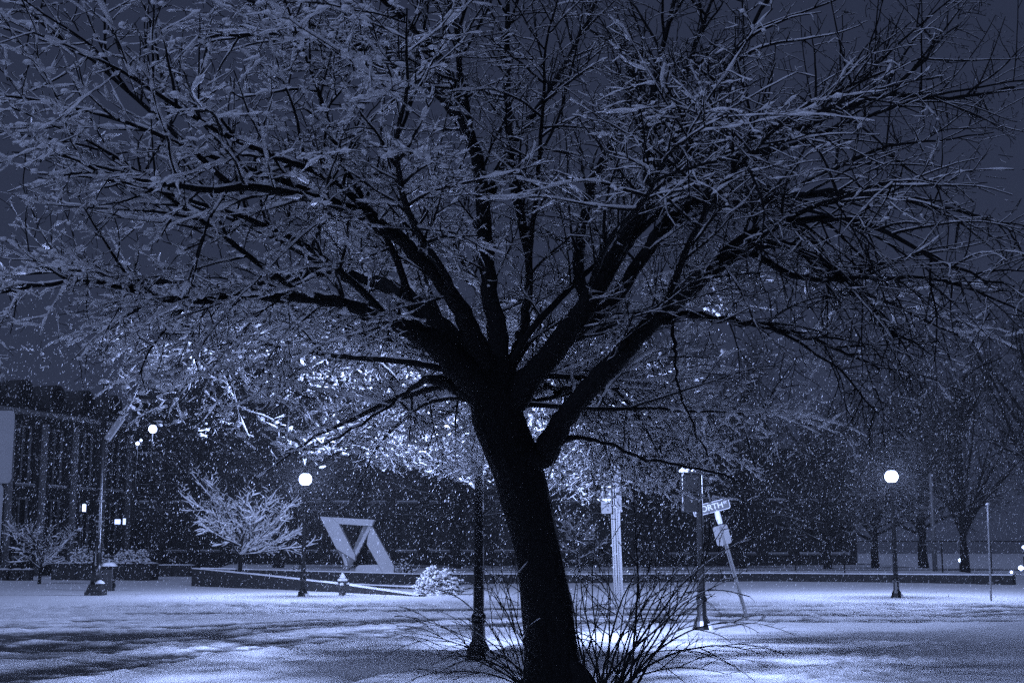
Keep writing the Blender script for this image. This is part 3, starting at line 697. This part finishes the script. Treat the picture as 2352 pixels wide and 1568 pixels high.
# root flare lump with snow-dusted burl at the right of the foot
for (x, y, w, hgt, sd) in ((1335, 1545, 60, .42, 4), (1215, 1575, 40, .30, 9)):
    b_ = at(x, y, 15.1); V, f = rough_tube([Vector((b_.x+(.1 if x > 1268 else -.1), b_.y, -.1)), Vector((b_.x+.02, b_.y, .12)), Vector((b_.x-.05*(1 if x > 1268 else -1), b_.y, hgt*.7)), Vector((b_.x-.12*(1 if x > 1268 else -1), b_.y, hgt))], [w/2/PXM(15), w/2/PXM(15)*1.1, w/2/PXM(15)*.8, .04], 20, .4, sd)
    mesh_obj('root_flare', V, f, M_BARK, tree, True)
limbs_px = [
 # x, y, depth, width px
 [(1135, 900, 15.3, 95), (1060, 845, 15.2, 78), (985, 780, 15.0, 60), (905, 742, 14.8, 40), (800, 700, 14.6, 30), (700, 683, 14.4, 28), (560, 680, 14.2, 25), (400, 686, 13.9, 20), (250, 655, 13.6, 15), (80, 650, 13.3, 10), (-120, 690, 13.0, 6)],
 [(1120, 880, 15.3, 80), (1040, 790, 15.5, 60), (965, 705, 15.8, 46), (880, 655, 16.1, 34), (740, 625, 16.4, 26), (560, 655, 16.7, 18), (330, 645, 16.8, 14), (150, 620, 16.9, 9), (-60, 640, 17, 6)],
 [(1125, 870, 15.3, 70), (1085, 770, 15.0, 50), (1040, 680, 14.6, 38), (930, 560, 14.0, 32), (800, 480, 13.3, 28), (660, 440, 12.7, 22), (450, 430, 12.2, 15), (250, 400, 11.8, 9), (90, 330, 11.5, 5)],
 [(1140, 880, 15.4, 60), (1140, 750, 15.6, 44), (1122, 640, 15.8, 38), (1110, 480, 16.0, 34), (1085, 330, 16.0, 28), (1000, 210, 15.9, 24), (900, 145, 15.8, 24), (800, 100, 15.7, 18), (690, 55, 15.6, 13), (590, 10, 15.5, 8), (480, -60, 15.5, 5)],
 [(1150, 890, 15.5, 50), (1190, 800, 15.9, 26), (1205, 730, 16.2, 22), (1218, 620, 16.5, 18), (1180, 420, 16.6, 24), (1168, 260, 16.6, 18), (1162, 60, 16.5, 12), (1165, -100, 16.4, 7)],
 [(1160, 940, 15.2, 80), (1225, 860, 15.1, 58), (1300, 770, 15.0, 56), (1345, 700, 14.9, 50), (1395, 620, 14.8, 44), (1450, 530, 14.7, 36), (1490, 430, 14.6, 28), (1490, 300, 14.5, 20), (1515, 150, 14.4, 14), (1560, -30, 14.3, 8)],
 [(1300, 775, 15.2, 42), (1400, 700, 15.8, 32), (1490, 570, 16.2, 30), (1570, 480, 16.4, 34), (1660, 420, 16.5, 34), (1700, 398, 16.6, 30), (1780, 455, 16.9, 26), (1850, 540, 17.1, 22), (1940, 640, 17.3, 14), (2050, 700, 17.4, 8), (2200, 770, 17.5, 5)],
 [(1215, 1060, 15.2, 66), (1262, 1030, 15.1, 58), (1288, 970, 15.0, 50), (1370, 875, 14.9, 48), (1450, 790, 14.8, 46), (1520, 720, 14.7, 42), (1600, 650, 14.5, 38), (1680, 592, 14.3, 32), (1770, 562, 14.1, 26), (1870, 590, 13.9, 20), (1980, 690, 13.7, 16), (2058, 774, 13.6, 13)],
 [(1520, 735, 14.7, 26), (1580, 724, 14.8, 18), (1660, 735, 15.0, 17), (1770, 752, 15.2, 14), (1900, 790, 15.4, 9), (2020, 850, 15.5, 5)],
 [(1540, 735, 14.8, 9), (1550, 800, 14.9, 8), (1556, 870, 15.0, 6), (1600, 1000, 15.2, 4), (1640, 1060, 15.4, 3)],
 [(1280, 1010, 15.0, 22), (1330, 1003, 15.1, 9), (1400, 1020, 15.2, 8), (1480, 1055, 15.4, 7), (1580, 1070, 15.7, 6), (1700, 1105, 16.0, 4)],
 [(1110, 920, 15.3, 50), (1060, 895, 15.5, 34), (1010, 875, 15.8, 28), (960, 880, 16.2, 14), (880, 940, 16.6, 7), (760, 1015, 17, 5), (640, 1042, 17.2, 3)],
 [(1110, 915, 15.4, 30), (1060, 880, 16.6, 20), (1000, 895, 17.7, 16), (935, 925, 18.7, 12), (870, 975, 19.4, 8), (800, 1020, 20.0, 5), (740, 1060, 20.4, 3)],
 [(1110, 930, 15.6, 28), (1040, 900, 17.2, 16), (985, 930, 18.9, 12), (930, 985, 19.5, 8), (900, 1040, 19.9, 4)],
 [(1190, 930, 15.5, 30), (1240, 890, 16.8, 20), (1270, 900, 18.0, 16), (1290, 940, 18.9, 12), (1330, 985, 19.6, 8), (1390, 1040, 20.2, 4)],
 [(1180, 940, 15.7, 28), (1215, 900, 17.3, 16), (1235, 930, 18.7, 12), (1260, 985, 19.3, 8), (1290, 1040, 19.6, 4)],
 [(1280, 900, 16.0, 20), (1350, 890, 17.6, 16), (1420, 930, 18.8, 12), (1500, 985, 19.6, 8), (1580, 1040, 20.2, 4)],
 [(1690, 400, 16.6, 26), (1760, 345, 16.8, 22), (1850, 290, 17.0, 20), (1950, 245, 17.1, 18), (2060, 218, 17.2, 14), (2180, 228, 17.3, 9), (2330, 200, 17.4, 5)],
 [(2040, 225, 17.2, 10), (2100, 160, 17.2, 8), (2160, 90, 17.2, 5), (2200, 60, 17.2, 3)],
 [(1600, 460, 16.0, 24), (1700, 470, 15.5, 20), (1820, 450, 15.2, 18), (1960, 440, 15.0, 15), (2080, 460, 14.9, 11), (2250, 500, 14.8, 7), (2400, 560, 14.8, 4)],
 [(1395, 620, 14.8, 34), (1470, 480, 14.2, 26), (1580, 350, 13.6, 20), (1640, 220, 13.2, 15), (1720, 80, 12.9, 10), (1790, -60, 12.7, 6)],
 [(1450, 530, 14.7, 24), (1540, 400, 15.2, 20), (1548, 250, 15.5, 14), (1600, 100, 15.6, 10), (1650, -50, 15.8, 6)],
 [(1600, 640, 14.5, 26), (1720, 540, 13.9, 20), (1880, 500, 13.4, 16), (2010, 520, 13.1, 12), (2150, 600, 12.9, 8), (2330, 660, 12.7, 5)],
 [(1720, 580, 14.2, 18), (1850, 640, 14.4, 14), (2000, 640, 14.6, 10), (2150, 640, 14.7, 7), (2352, 720, 14.8, 4)],
 [(1085, 330, 16.0, 22), (1040, 180, 15.0, 18), (960, 80, 14.2, 14), (860, -20, 13.5, 9)],
 [(900, 145, 15.8, 14), (760, 82, 15.4, 11), (620, 78, 15.2, 9), (450, 85, 15.0, 5)],
 [(1110, 480, 16.0, 24), (1180, 330, 17, 18), (1270, 200, 17.5, 14), (1350, 50, 18, 9), (1380, -60, 18, 6)],
 [(1345, 700, 15.4, 30), (1330, 560, 16.6, 24), (1370, 400, 17.4, 18), (1440, 250, 18, 12), (1480, 90, 18.3, 8)],
]
limb_polys = []
for i, L in enumerate(limbs_px):
    P = catmull([at(x, y, Y) for x, y, Y, w in L], 5); Rr = list(np.interp(np.linspace(0, len(L)-1, len(P)), range(len(L)), [w/2/PXM(Y) for x, y, Y, w in L]))
    for k in range(1, len(P)-1): P[k] = P[k]+Vector((R.uniform(-.022, .022), R.uniform(-.022, .022), R.uniform(-.022, .022)))
    V, f = rough_tube(P, Rr, 14, .20, i*3.3); mesh_obj('limb', V, f, M_BARK, tree, True)
    limb_polys.append(([tuple(p) for p in P], Rr))
# limbs that leave the head towards and away from the viewer, arching over and drooping at the end
head = at(1140, 880, 15.3)
extra = []
def on_limb(li, fr):
    pts, rad = limb_polys[li]; k = fr*(len(pts)-1); i = min(int(k), len(pts)-2); u = k-i
    return tuple(pts[i][c]+(pts[i+1][c]-pts[i][c])*u for c in range(3)), rad[i]
for li, fr, az, el, Lm, rr0, gr in (
        # towards the viewer, leaving the traced limbs part way out
        (0, .32, -115, 34, 4.2, .045, -.02), (0, .50, -135, 24, 3.8, .035, -.02), (0, .22, -100, 40, 4.4, .05, -.03), (2, .25, -95, 24, 4.6, .05, -.03), (2, .40, -120, 20, 4.4, .045, -.025),
        (2, .55, -150, 25, 3.6, .035, -.02), (5, .35, -85, 28, 4.4, .045, -.03), (5, .50, -60, 26, 4.2, .04, -.03), (7, .45, -70, 34, 4.0, .045, -.035), (7, .60, -45, 26, 3.8, .035, -.03),
        (6, .45, -30, 24, 3.8, .035, -.02), (3, .40, -105, 30, 4.6, .045, -.03), (1, .45, 170, 30, 4.4, .035, -.01), (4, .45, -75, 46, 4.2, .035, -.03), (2, .70, 175, 40, 3.6, .03, .0),
        (3, .55, 160, 28, 4.0, .03, -.02), (19, .3, 10, 30, 3.4, .03, -.02), (17, .2, -20, 30, 3.2, .025, -.02),
        # away from the viewer, low, around the nearest street lamp
        (-1, 0, 100, 20, 6.0, .045, -.032), (-1, 0, 128, 16, 6.4, .045, -.034), (-1, 0, 70, 16, 6.0, .045, -.034), (-1, 0, 45, 16, 6.2, .045, -.034), (-1, 0, 166, 18, 6.2, .045, -.030),
        (-1, 0, 112, 6, 5.0, .035, -.02), (-1, 0, 60, 5, 5.2, .035, -.02), (-1, 0, 34, 4, 5.4, .035, -.02), (-1, 0, 76, 30, 6.6, .035, -.045),
        (-1, 0, 116, 30, 6.8, .035, -.045), (-1, 0, 140, 28, 6.8, .035, -.042), (-1, 0, 36, 28, 6.8, .035, -.042), (-1, 0, 64, 22, 6.2, .03, -.04), (-1, 0, 122, 22, 6.4, .03, -.04),
        (-1, 0, 90, 55, 5.4, .05, -.03), (-1, 0, 135, 50, 5.6, .05, -.03), (-1, 0, 45, 52, 5.6, .05, -.03)):
    a = math.radians(az); e = math.radians(el); d = (math.cos(a)*math.cos(e), math.sin(a)*math.cos(e), math.sin(e))
    if li < 0: p0 = (head.x+d[0]*.05, head.y+d[1]*.05, head.z+(0 if el > 10 else -.25)); rs = rr0
    else: p0, rs = on_limb(li, fr); rs = min(rr0, rs*.8)
    extra.append(shoot(p0, d, Lm, 16, .12, gr, R, rs, .007))
for i, (pts, rad) in enumerate(extra):
    P = [Vector(p) for p in pts]; V, f = rough_tube(P, rad, 10, .10, i*1.7+50); mesh_obj('limb', V, f, M_BARK, tree, True)
alll = limb_polys+extra
L1 = []; L2 = []; L3 = []
def dens(p):
    """snow load: heavier in the left half and on the side facing the viewer"""
    if p[1] > 16.4 and p[2] < 5.4: return 1.75
    return max(.18, min(1.5, .88-.19*p[0]+.12*abs(p[1]-15)-.16*max(0, p[2]-5.4)))
for i, pl in enumerate(alll):
    low = pl[0][-1][2] < 5.0
    L1 += children(pl, .21, (.8, 2.5), (30, 66), 13, .13, -.034 if low else -.010, .020, .006, R, start=.20, flat=.5, up=.08, taper=.45)
    if low: L1 += children(pl, .30 if pl[0][-1][1] > 17 else .45, (.8, 1.9), (35, 70), 12, .11, -.05, .011, .004, R, start=.2, flat=.3, up=-.5, taper=.3)
    if not low: L1 += children(pl, .9, (1.0, 2.2), (40, 80), 8, .05, .05, .013, .005, R, start=.3, flat=.2, up=1.0, taper=.4)   # water shoots
for pl in L1: L2 += children(pl, .125, (.22, .80), (35, 65), 6, .20, -.02, .0085, .0040, R, start=.10, flat=.6, up=.08, taper=.5)
for pl in L2: L3 += children(pl, .085, (.05, .22), (35, 80), 2, .25, .0, .0048, .0030, R, start=.12, flat=.4, up=.1, taper=.4)
# keep the window above the snowfield open: nothing of the crown hangs lower than about 2.7 m (3.0 m towards the viewer)
NEARLAMP = tuple(ground(1099, 1530)+Vector((0, 0, 3.72)))
def ok(pl):
    p = pl[0][-1]; q = pl[0][0]
    k = np.interp(p[0]/p[1], (-.40, -.25, -.15, -.06, .05, .12, .25, .38), (.105, .100, .078, .066, .044, .042, .060, .12))
    if p[1] < 17.2: k = max(k, np.interp(abs(p[0]/p[1]-.01), (.13, .24), (.145, .07)))
    if math.dist(p, NEARLAMP) < .55 or math.dist(q, NEARLAMP) < .5: return False
    near = math.dist(p, NEARLAMP) < 1.9
    if p[1] > 16.6 and p[2] < 5.6 and pl[1][0] < .0086 and not near and R.random() < .55: return False
    a_, e_ = p[0]/p[1], (p[2]-EYE)/p[1]
    if pl[1][0] < .012 and ((a_ < -.20 and e_ > .25) or (a_ > .22 and e_ > .22)) and R.random() < .55: return False
    return p[2] > EYE+.85+p[1]*(k-.055)+.0*p[1] and p[1] > 7.5
L1 = [p for p in L1 if ok(p)]; L2 = [p for p in L2 if ok(p)]; L3 = [p for p in L3 if ok(p)]
print('tree', len(L1), len(L2), len(L3), file=open('/tmp/tree.txt', 'w')) if False else None
for nm, ps, sd in (('branches', L1, 5), ('branchlets', L2, 4), ('twigs', L3, 3)):
    v, q_ = tubes(ps, sd); tag(np_obj(nm, v, q_, M_TWIG, tree), kind='stuff')
S1 = snow_of(L1, .0100, R, .90, scale=dens); S2 = snow_of(L2, .0080, R, .88, scale=dens); S3 = snow_of(L3, .0066, R, .80, scale=dens)
S0 = []
for pts, rad in alll:      # narrow snow ridge on the limbs, only where they lie flat
    m3 = len(pts)*3; pts = [tuple(np.interp(j/3, range(len(pts)), [q[c] for q in pts]) for c in range(3)) for j in range(m3-3)]; rad = list(np.interp(np.arange(m3-3)/3, range(len(rad)), rad))
    P = []; Q = []
    for i in range(len(pts)):
        a = pts[max(i-1, 0)]; b = pts[min(i+1, len(pts)-1)]; d = nrm3((b[0]-a[0], b[1]-a[1], b[2]-a[2])); hz = max(0, 1-abs(d[2])*1.15)
        P.append((pts[i][0], pts[i][1], pts[i][2]+rad[i]*.75)); Q.append(max(.002, (.30*rad[i]+.012)*hz*R.uniform(.35, 1.3)*dens(pts[i])))
    S0.append((P, Q))
for nm, ps, sd in (('limb_snow', S0, 6), ('branch_snow', S1, 6), ('branchlet_snow', S2, 4), ('twig_snow', S3, 3)):
    v, q_ = tubes(ps, sd); tag(np_obj(nm, v, q_, M_TWIGSNOW, tree), kind='stuff')
# clots of snow caught in forks
def clots(pts_sizes, name, parent, m=M_TWIGSNOW):
    ph = np.array([(math.cos(a)*math.cos(e), math.sin(a)*math.cos(e), math.sin(e)) for e in (-.9, 0, .8) for a in [2*math.pi*k/6+(e > 0)*.5 for k in range(6)]]+[(0, 0, -1), (0, 0, 1)])
    fq = [(r*6+k, r*6+(k+1) % 6, (r+1)*6+(k+1) % 6, (r+1)*6+k) for r in range(2) for k in range(6)]
    ft = [(q[0], q[1], q[2]) for q in fq]+[(q[0], q[2], q[3]) for q in fq]+[(18, (k+1) % 6, k) for k in range(6)]+[(19, 12+k, 12+(k+1) % 6) for k in range(6)]
    n = len(pts_sizes); C = np.array([p[0] for p in pts_sizes]); Sz = np.array([p[1] for p in pts_sizes])
    jit = 1+.35*(rng.random((n, 20))-.5); V = C[:, None, :]+ph[None]*jit[:, :, None]*Sz[:, None, :]
    Fq = (np.array(ft)[None]+(np.arange(n)*20)[:, None, None]).reshape(-1, 3)
    return tag(np_obj(name, V.reshape(-1, 3), Fq, m, parent), kind='stuff')
cl = []
for pts, rad in L1+L2:
    if R.random() < .34*dens(pts[2])**2:
        i = R.randrange(1, len(pts)); s = R.uniform(.010, .024)*dens(pts[i])
        cl.append(((pts[i][0], pts[i][1], pts[i][2]+s*.3), (s*R.uniform(1, 1.9), s*R.uniform(1, 1.6), s*.75)))
clots(cl, 'snow_clots', tree)

# ------------------------------------------------------------------ shrubs by the trunk
def thicket(base, n, azr, Lr, label, seed, r0=.014):
    rd = random.Random(seed); t = thing('bare_shrub', label, 'shrub', (0, 0, 0)); st = []; br = []; tw = []
    for i in range(n):
        a = math.radians(rd.uniform(*azr)); e = math.radians(rd.uniform(38, 82)); p = (base.x+rd.uniform(-.22, .22), base.y+rd.uniform(-.25, .25), 0.05)
        d = (math.cos(a)*math.cos(e), math.sin(a)*math.cos(e)*.6, math.sin(e)); s = shoot(p, nrm3(d), rd.uniform(*Lr), 12, .12, -.05-.06*math.cos(e), rd, r0*rd.uniform(.7, 1.3), .003)
        s = ([(x, y, max(z, .14)) for x, y, z in s[0]], s[1]); st.append(s)
    for s in st: br += children(s, .22, (.35, .95), (20, 50), 7, .10, -.07, .0065, .003, rd, start=.25, flat=.2, up=.35, taper=.4)
    for s in br: tw += children(s, .11, (.05, .2), (30, 70), 2, .2, 0, .0038, .0022, rd, start=.1, flat=.2)
    for s in st:
        v, q_ = tubes([s], 5); np_obj('stem', v, q_, M_TWIG, t)
    v, q_ = tubes(br, 4); tag(np_obj('branches', v, q_, M_TWIG, t), kind='stuff'); v, q_ = tubes(tw, 3); tag(np_obj('twigs', v, q_, M_TWIG, t), kind='stuff')
    top = [s for s in st+br if s[0][-1][2] > .75]
    v, q_ = tubes(snow_of([(p[0][4:], p[1][4:]) for p in top if len(p[0]) > 7]+[(p[0][3:], p[1][3:]) for p in top if len(p[0]) == 8], .0045, rd, .8), 4)
    tag(np_obj('snow_cover', v, q_, M_TWIGSNOW, t), kind='stuff')
    return t
b = at(1400, 1600, 15.0); b.z = 0
thicket(b, 26, (-60, 125), (1.3, 2.6), 'leafless many-stemmed shrub at the right foot of the big trunk', 4)
b = at(1235, 1600, 14.8); b.z = 0
thicket(b, 15, (150, 200), (1.1, 1.75), 'leafless shrub fanning out low to the left of the big trunk', 8, .011)

# ------------------------------------------------------------------ other trees
def small_tree(base, h, w, label, seed, snow=1.0, fork=.3, name='small_tree', levels=(.26, .16, .12), rscale=1.0, upright=0.0, cat='tree', group=None, mt=M_TWIG, nl=11, trunk_r=None, deep=True, el_r=(15, 75), droop=.015):
    rd = random.Random(seed); t = thing(name, label, cat, base, 0, group); trk = trunk_r or h*.022
    P = [Vector((0, 0, -.1)), Vector((rd.uniform(-.05, .05), 0, h*fork*.5)), Vector((rd.uniform(-.1, .1), 0, h*fork)), Vector((rd.uniform(-.1, .1), 0, h*(fork+.3+.3*upright)))]
    P = catmull(P, 4); V, f = rough_tube(P, list(np.linspace(trk*1.2, trk*.4, len(P))), 10, .1, seed); mesh_obj('trunk', V, f, M_BARK, t, True)
    lm = []
    for i in range(nl):
        a = 2*math.pi*(i/nl)+rd.uniform(-.25, .25); e = math.radians(rd.uniform(*el_r)); zz = h*(fork*.75+rd.random()*(.35+.35*upright)*(1 if i > 3 else .2))
        Lh = math.hypot(w/2*math.cos(e), h*(1-fork)*math.sin(e))*rd.uniform(.8, 1.1)
        Lh = min(Lh, (h*1.02-zz)/max(.25, math.sin(e)))
        lm.append(shoot((0, 0, zz), (math.cos(a)*math.cos(e), math.sin(a)*math.cos(e), math.sin(e)), Lh, 9, .08, droop, rd, trk*.45, .008*rscale))
    l1 = []; l2 = []; l3 = []
    for s in lm: l1 += children(s, levels[0]*h/5, (.16*h, .34*h), (25, 55), 6, .10, droop, .013*rscale, .006*rscale, rd, start=.15, flat=.4, up=.15)
    for s in l1: l2 += children(s, levels[1]*h/5, (.06*h, .15*h), (30, 60), 3, .12, .01, .008*rscale, .005*rscale, rd, start=.1, flat=.3, up=.1)
    if deep:
        for s in l2: l3 += children(s, levels[2]*h/5, (.02*h, .05*h), (30, 70), 2, .2, 0, .006*rscale, .004*rscale, rd, start=.1)
    for s in lm:
        v, q_ = tubes([s], 6); np_obj('limb', v, q_, M_BARK, t)
    v, q_ = tubes(l1, 4); v2, q2 = tubes(l2+l3, 3)
    tag(np_obj('crown', v2, q2, mt, t), kind='stuff'); tag(np_obj('branches', v, q_, mt, t), kind='stuff')
    if snow > 0:
        sn = snow_of(lm, .035*snow, rd, 1)+snow_of(l1, .024*snow, rd, .95)+snow_of(l2, .015*snow, rd, .9)
        v, q_ = tubes(sn, 4); tag(np_obj('snow_cover', v, q_, M_TWIGSNOW, t), kind='stuff')
    return t
b = at(553, 1264, 58.2); b.z = .5
small_tree(b, 4.3, 6.8, 'small spreading tree whose snowy branches glow beside the left globe lamp', 12, 1.25, .25, el_r=(3, 48), nl=17, levels=(.24, .19, .2), droop=.030, deep=False, rscale=1.25)
b = at(94, 1264, 62); b.z = 0
small_tree(b, 3.5, 4.4, 'little forked tree faintly snowy left of the tall pole', 5, .8, .30, nl=8, el_r=(12, 50))
b = at(1330, 1264, 70); b.z = .5
small_tree(b, 3.0, 4.0, 'faint little tree between the big trunk and the parking sign', 31, .6, .3, nl=8, deep=False)
# taller trees behind the fence and along the buildings
proto = {}
GT = 'bare trees standing behind the walls'
specs = [(2215, 74, 10.5, 9.5, 'dark-trunked bare tree behind the fence on the far right', 41, .08), (2400, 70, 12.5, 9, 'taller bushy tree cut off by the right edge', 42, .08),
         (2010, 84, 10, 8, 'thin bare tree right of the flat-roofed building', 43, .08), (1900, 80, 9, 8, 'bare tree in front of the end of the flat-roofed building', 44, .08),
         (1700, 86, 13, 9, 'bare tree behind the leaning street name sign', 45, .3), (1480, 88, 14, 9, 'bare tree behind the parking sign posts', 46, .3),
         (1050, 84, 15, 10, 'bare tree just left of the near lamp pole', 47, .35), (830, 88, 15, 10, 'bare tree rising behind the sculpture', 48, .35),
         (640, 80, 14.5, 10, 'bare tree rising behind the small glowing tree', 49, .4), (450, 92, 14.5, 9, 'bare tree in front of the left end of the long building', 50, .4), (2120, 95, 13, 9, 'far bare tree left of the dark trunk on the right', 51, .3), (1260, 90, 15.5, 10, 'bare tree hidden mostly behind the leaning trunk', 52, .3)]
made = []
for i, (x, Y, h_, w_, lb, sd, sn) in enumerate(specs):
    b = at(x, 1264, Y); b.z = .45 if x > 440 else 0
    if i < 4:
        t = small_tree(b, h_, w_, lb, sd, sn, .22, 'bare_tree', (.22, .15, .13), 1.9, .8, nl=22, group=GT, trunk_r=.24, el_r=(18, 82))
    else:
        t = dup(made[i % 4]); t.location = b; t['label'] = lb; k = h_/specs[i % 4][2]; t.scale = (k*R.choice((-1, 1)), k, k); t.rotation_euler = (0, 0, R.uniform(0, 6.28))
    made.append(t)

# ------------------------------------------------------------------ snowy bushes
def snow_bush(c, rx, ry, rz_, n, label, seed, name='snowy_bush', leaf=.05, zoff=0.0):
    rd = random.Random(seed); t = thing(name, label, 'shrub', c); st = []
    for i in range(26):
        a = rd.uniform(0, 6.28); e = math.radians(rd.uniform(10, 85)); d = (math.cos(a)*math.cos(e), math.sin(a)*math.cos(e), math.sin(e))
        st.append(shoot((0, 0, 0), d, rz_*1.0*rd.uniform(.7, 1.1)+(rx-rz_)*math.cos(e)*.8, 6, .14, -.02, rd, .014, .005))
    tw = []
    for s in st: tw += children(s, .10, (.12, .38), (30, 70), 3, .2, 0, .007, .004, rd, start=.3, flat=0)
    v, q_ = tubes(st, 4); tag(np_obj('stems', v, q_, M_TWIG, t), kind='stuff'); v, q_ = tubes(tw, 3); tag(np_obj('twigs', v, q_, M_TWIG, t), kind='stuff')
    ps = []
    for i in range(n):
        u = rd.random()**.33; a = rd.uniform(0, 6.28); zz = rd.uniform(0, 1); k = math.sqrt(1-zz*zz*.9)
        wob = .8+.35*noise.noise(Vector((math.cos(a)*1.7, math.sin(a)*1.7, zz*2+seed)))+.25*noise.noise(Vector((math.cos(a)*5, math.sin(a)*5, zz*5+seed)))
        s = leaf*rd.uniform(.5, 1.3); ps.append(((rx*k*u*wob*math.cos(a), ry*k*u*wob*math.sin(a), rz_*zz*u*wob+.04), (s*rd.uniform(.8, 1.6), s*rd.uniform(.8, 1.4), s*.7)))
    clots(ps, 'snow_clots', t, M_TWIGSNOW)
    lf = [((p[0][0]+rd.uniform(-.05, .05), p[0][1]+rd.uniform(-.05, .05), p[0][2]-.055), (p[1][0]*.8, p[1][1]*.8, p[1][2]*.6)) for p in ps[::2]]
    clots(lf, 'foliage', t, M_HYD)
    return t
c = ground(1000, 1372); snow_bush(c, 1.12, .8, 1.12, 1500, 'rounded evergreen bush thick with snow left of the near lamp pole', 3)
for x, Y, rx, h_, n, lb, sd in ((205, 67.6, 1.0, .95, 420, 'snowy bush on the left half of the long planter', 6), (300, 67.8, 1.1, .85, 450, 'snowy bush on the right half of the long planter', 7)):
    c = at(x, 1264, Y); c.z = .93; snow_bush(c, rx*1.2, .5, h_, n, lb, sd)
for x, Y, rx, h_, n, lb, sd in ((686, 60.8, .6, .45, 120, 'low weedy bush behind the wall at the foot of the left globe lamp', 9), (930, 60.2, .75, .75, 110, 'sparse snowy bush right of the sculpture', 10)):
    c = at(x, 1264, Y+.6); c.z = .55; snow_bush(c, rx, .5, h_, n, lb, sd, 'sparse_bush', .035)

# ------------------------------------------------------------------ falling snow
def flakes(n, y0, y1, zmax, half, size, seed):
    r = np.random.default_rng(seed)
    y = y0+(y1-y0)*r.random(n)**.8; x = (r.random(n)*2-1)*half*y; z = r.random(n)*zmax
    s = size*(.5+r.random(n)); el = s*(3.6+2.8*r.random(n))
    dr = np.stack([-.36+.09*r.standard_normal(n), .2*r.standard_normal(n), -np.ones(n)], -1); dr /= np.linalg.norm(dr, axis=1, keepdims=True)
    u = np.cross(dr, np.array([0, 1.0, 0])); u /= np.linalg.norm(u, axis=1, keepdims=True); w = np.cross(dr, u); C = np.stack([x, y, z], -1)
    V = np.stack([C+dr*el[:, None], C+u*s[:, None], C+w*s[:, None], C-u*s[:, None], C-w*s[:, None], C-dr*el[:, None]], 1)
    ft = np.array([(0, 1, 2), (0, 2, 3), (0, 3, 4), (0, 4, 1), (5, 2, 1), (5, 3, 2), (5, 4, 3), (5, 1, 4)])
    return V.reshape(-1, 3), (ft[None]+(np.arange(n)*6)[:, None, None]).reshape(-1, 3)
parts_ = [flakes(10000, 19, 30, 6, .45, .0032, 1), flakes(32000, 28, 62, 8, .45, .0038, 2)]
# thicker where gusts pass the lamps
off = 0; VV = []; FF = []
for v, f in parts_: VV.append(v); FF.append(f+off); off += len(v)
tag(np_obj('falling_snow', np.concatenate(VV), np.concatenate(FF), M_FLAKE, None, False), 'wet snowflakes falling all over the place, brightest round the lamps', 'snow', kind='stuff')

# ------------------------------------------------------------------ haze
mh = bpy.data.materials.new('haze_air'); mh.use_nodes = True; nt = mh.node_tree; nt.nodes.clear()
o_ = nt.nodes.new('ShaderNodeOutputMaterial'); v_ = nt.nodes.new('ShaderNodeVolumePrincipled')
v_.inputs['Color'].default_value = (.9, .9, .9, 1); v_.inputs['Density'].default_value = HAZE; v_.inputs['Anisotropy'].default_value = .35
nt.links.new(v_.outputs[0], o_.inputs['Volume'])
o = MB().box((0, 160, 9), (1300, 1000, 20)).build('haze', mh); tag(o, kind='stuff')
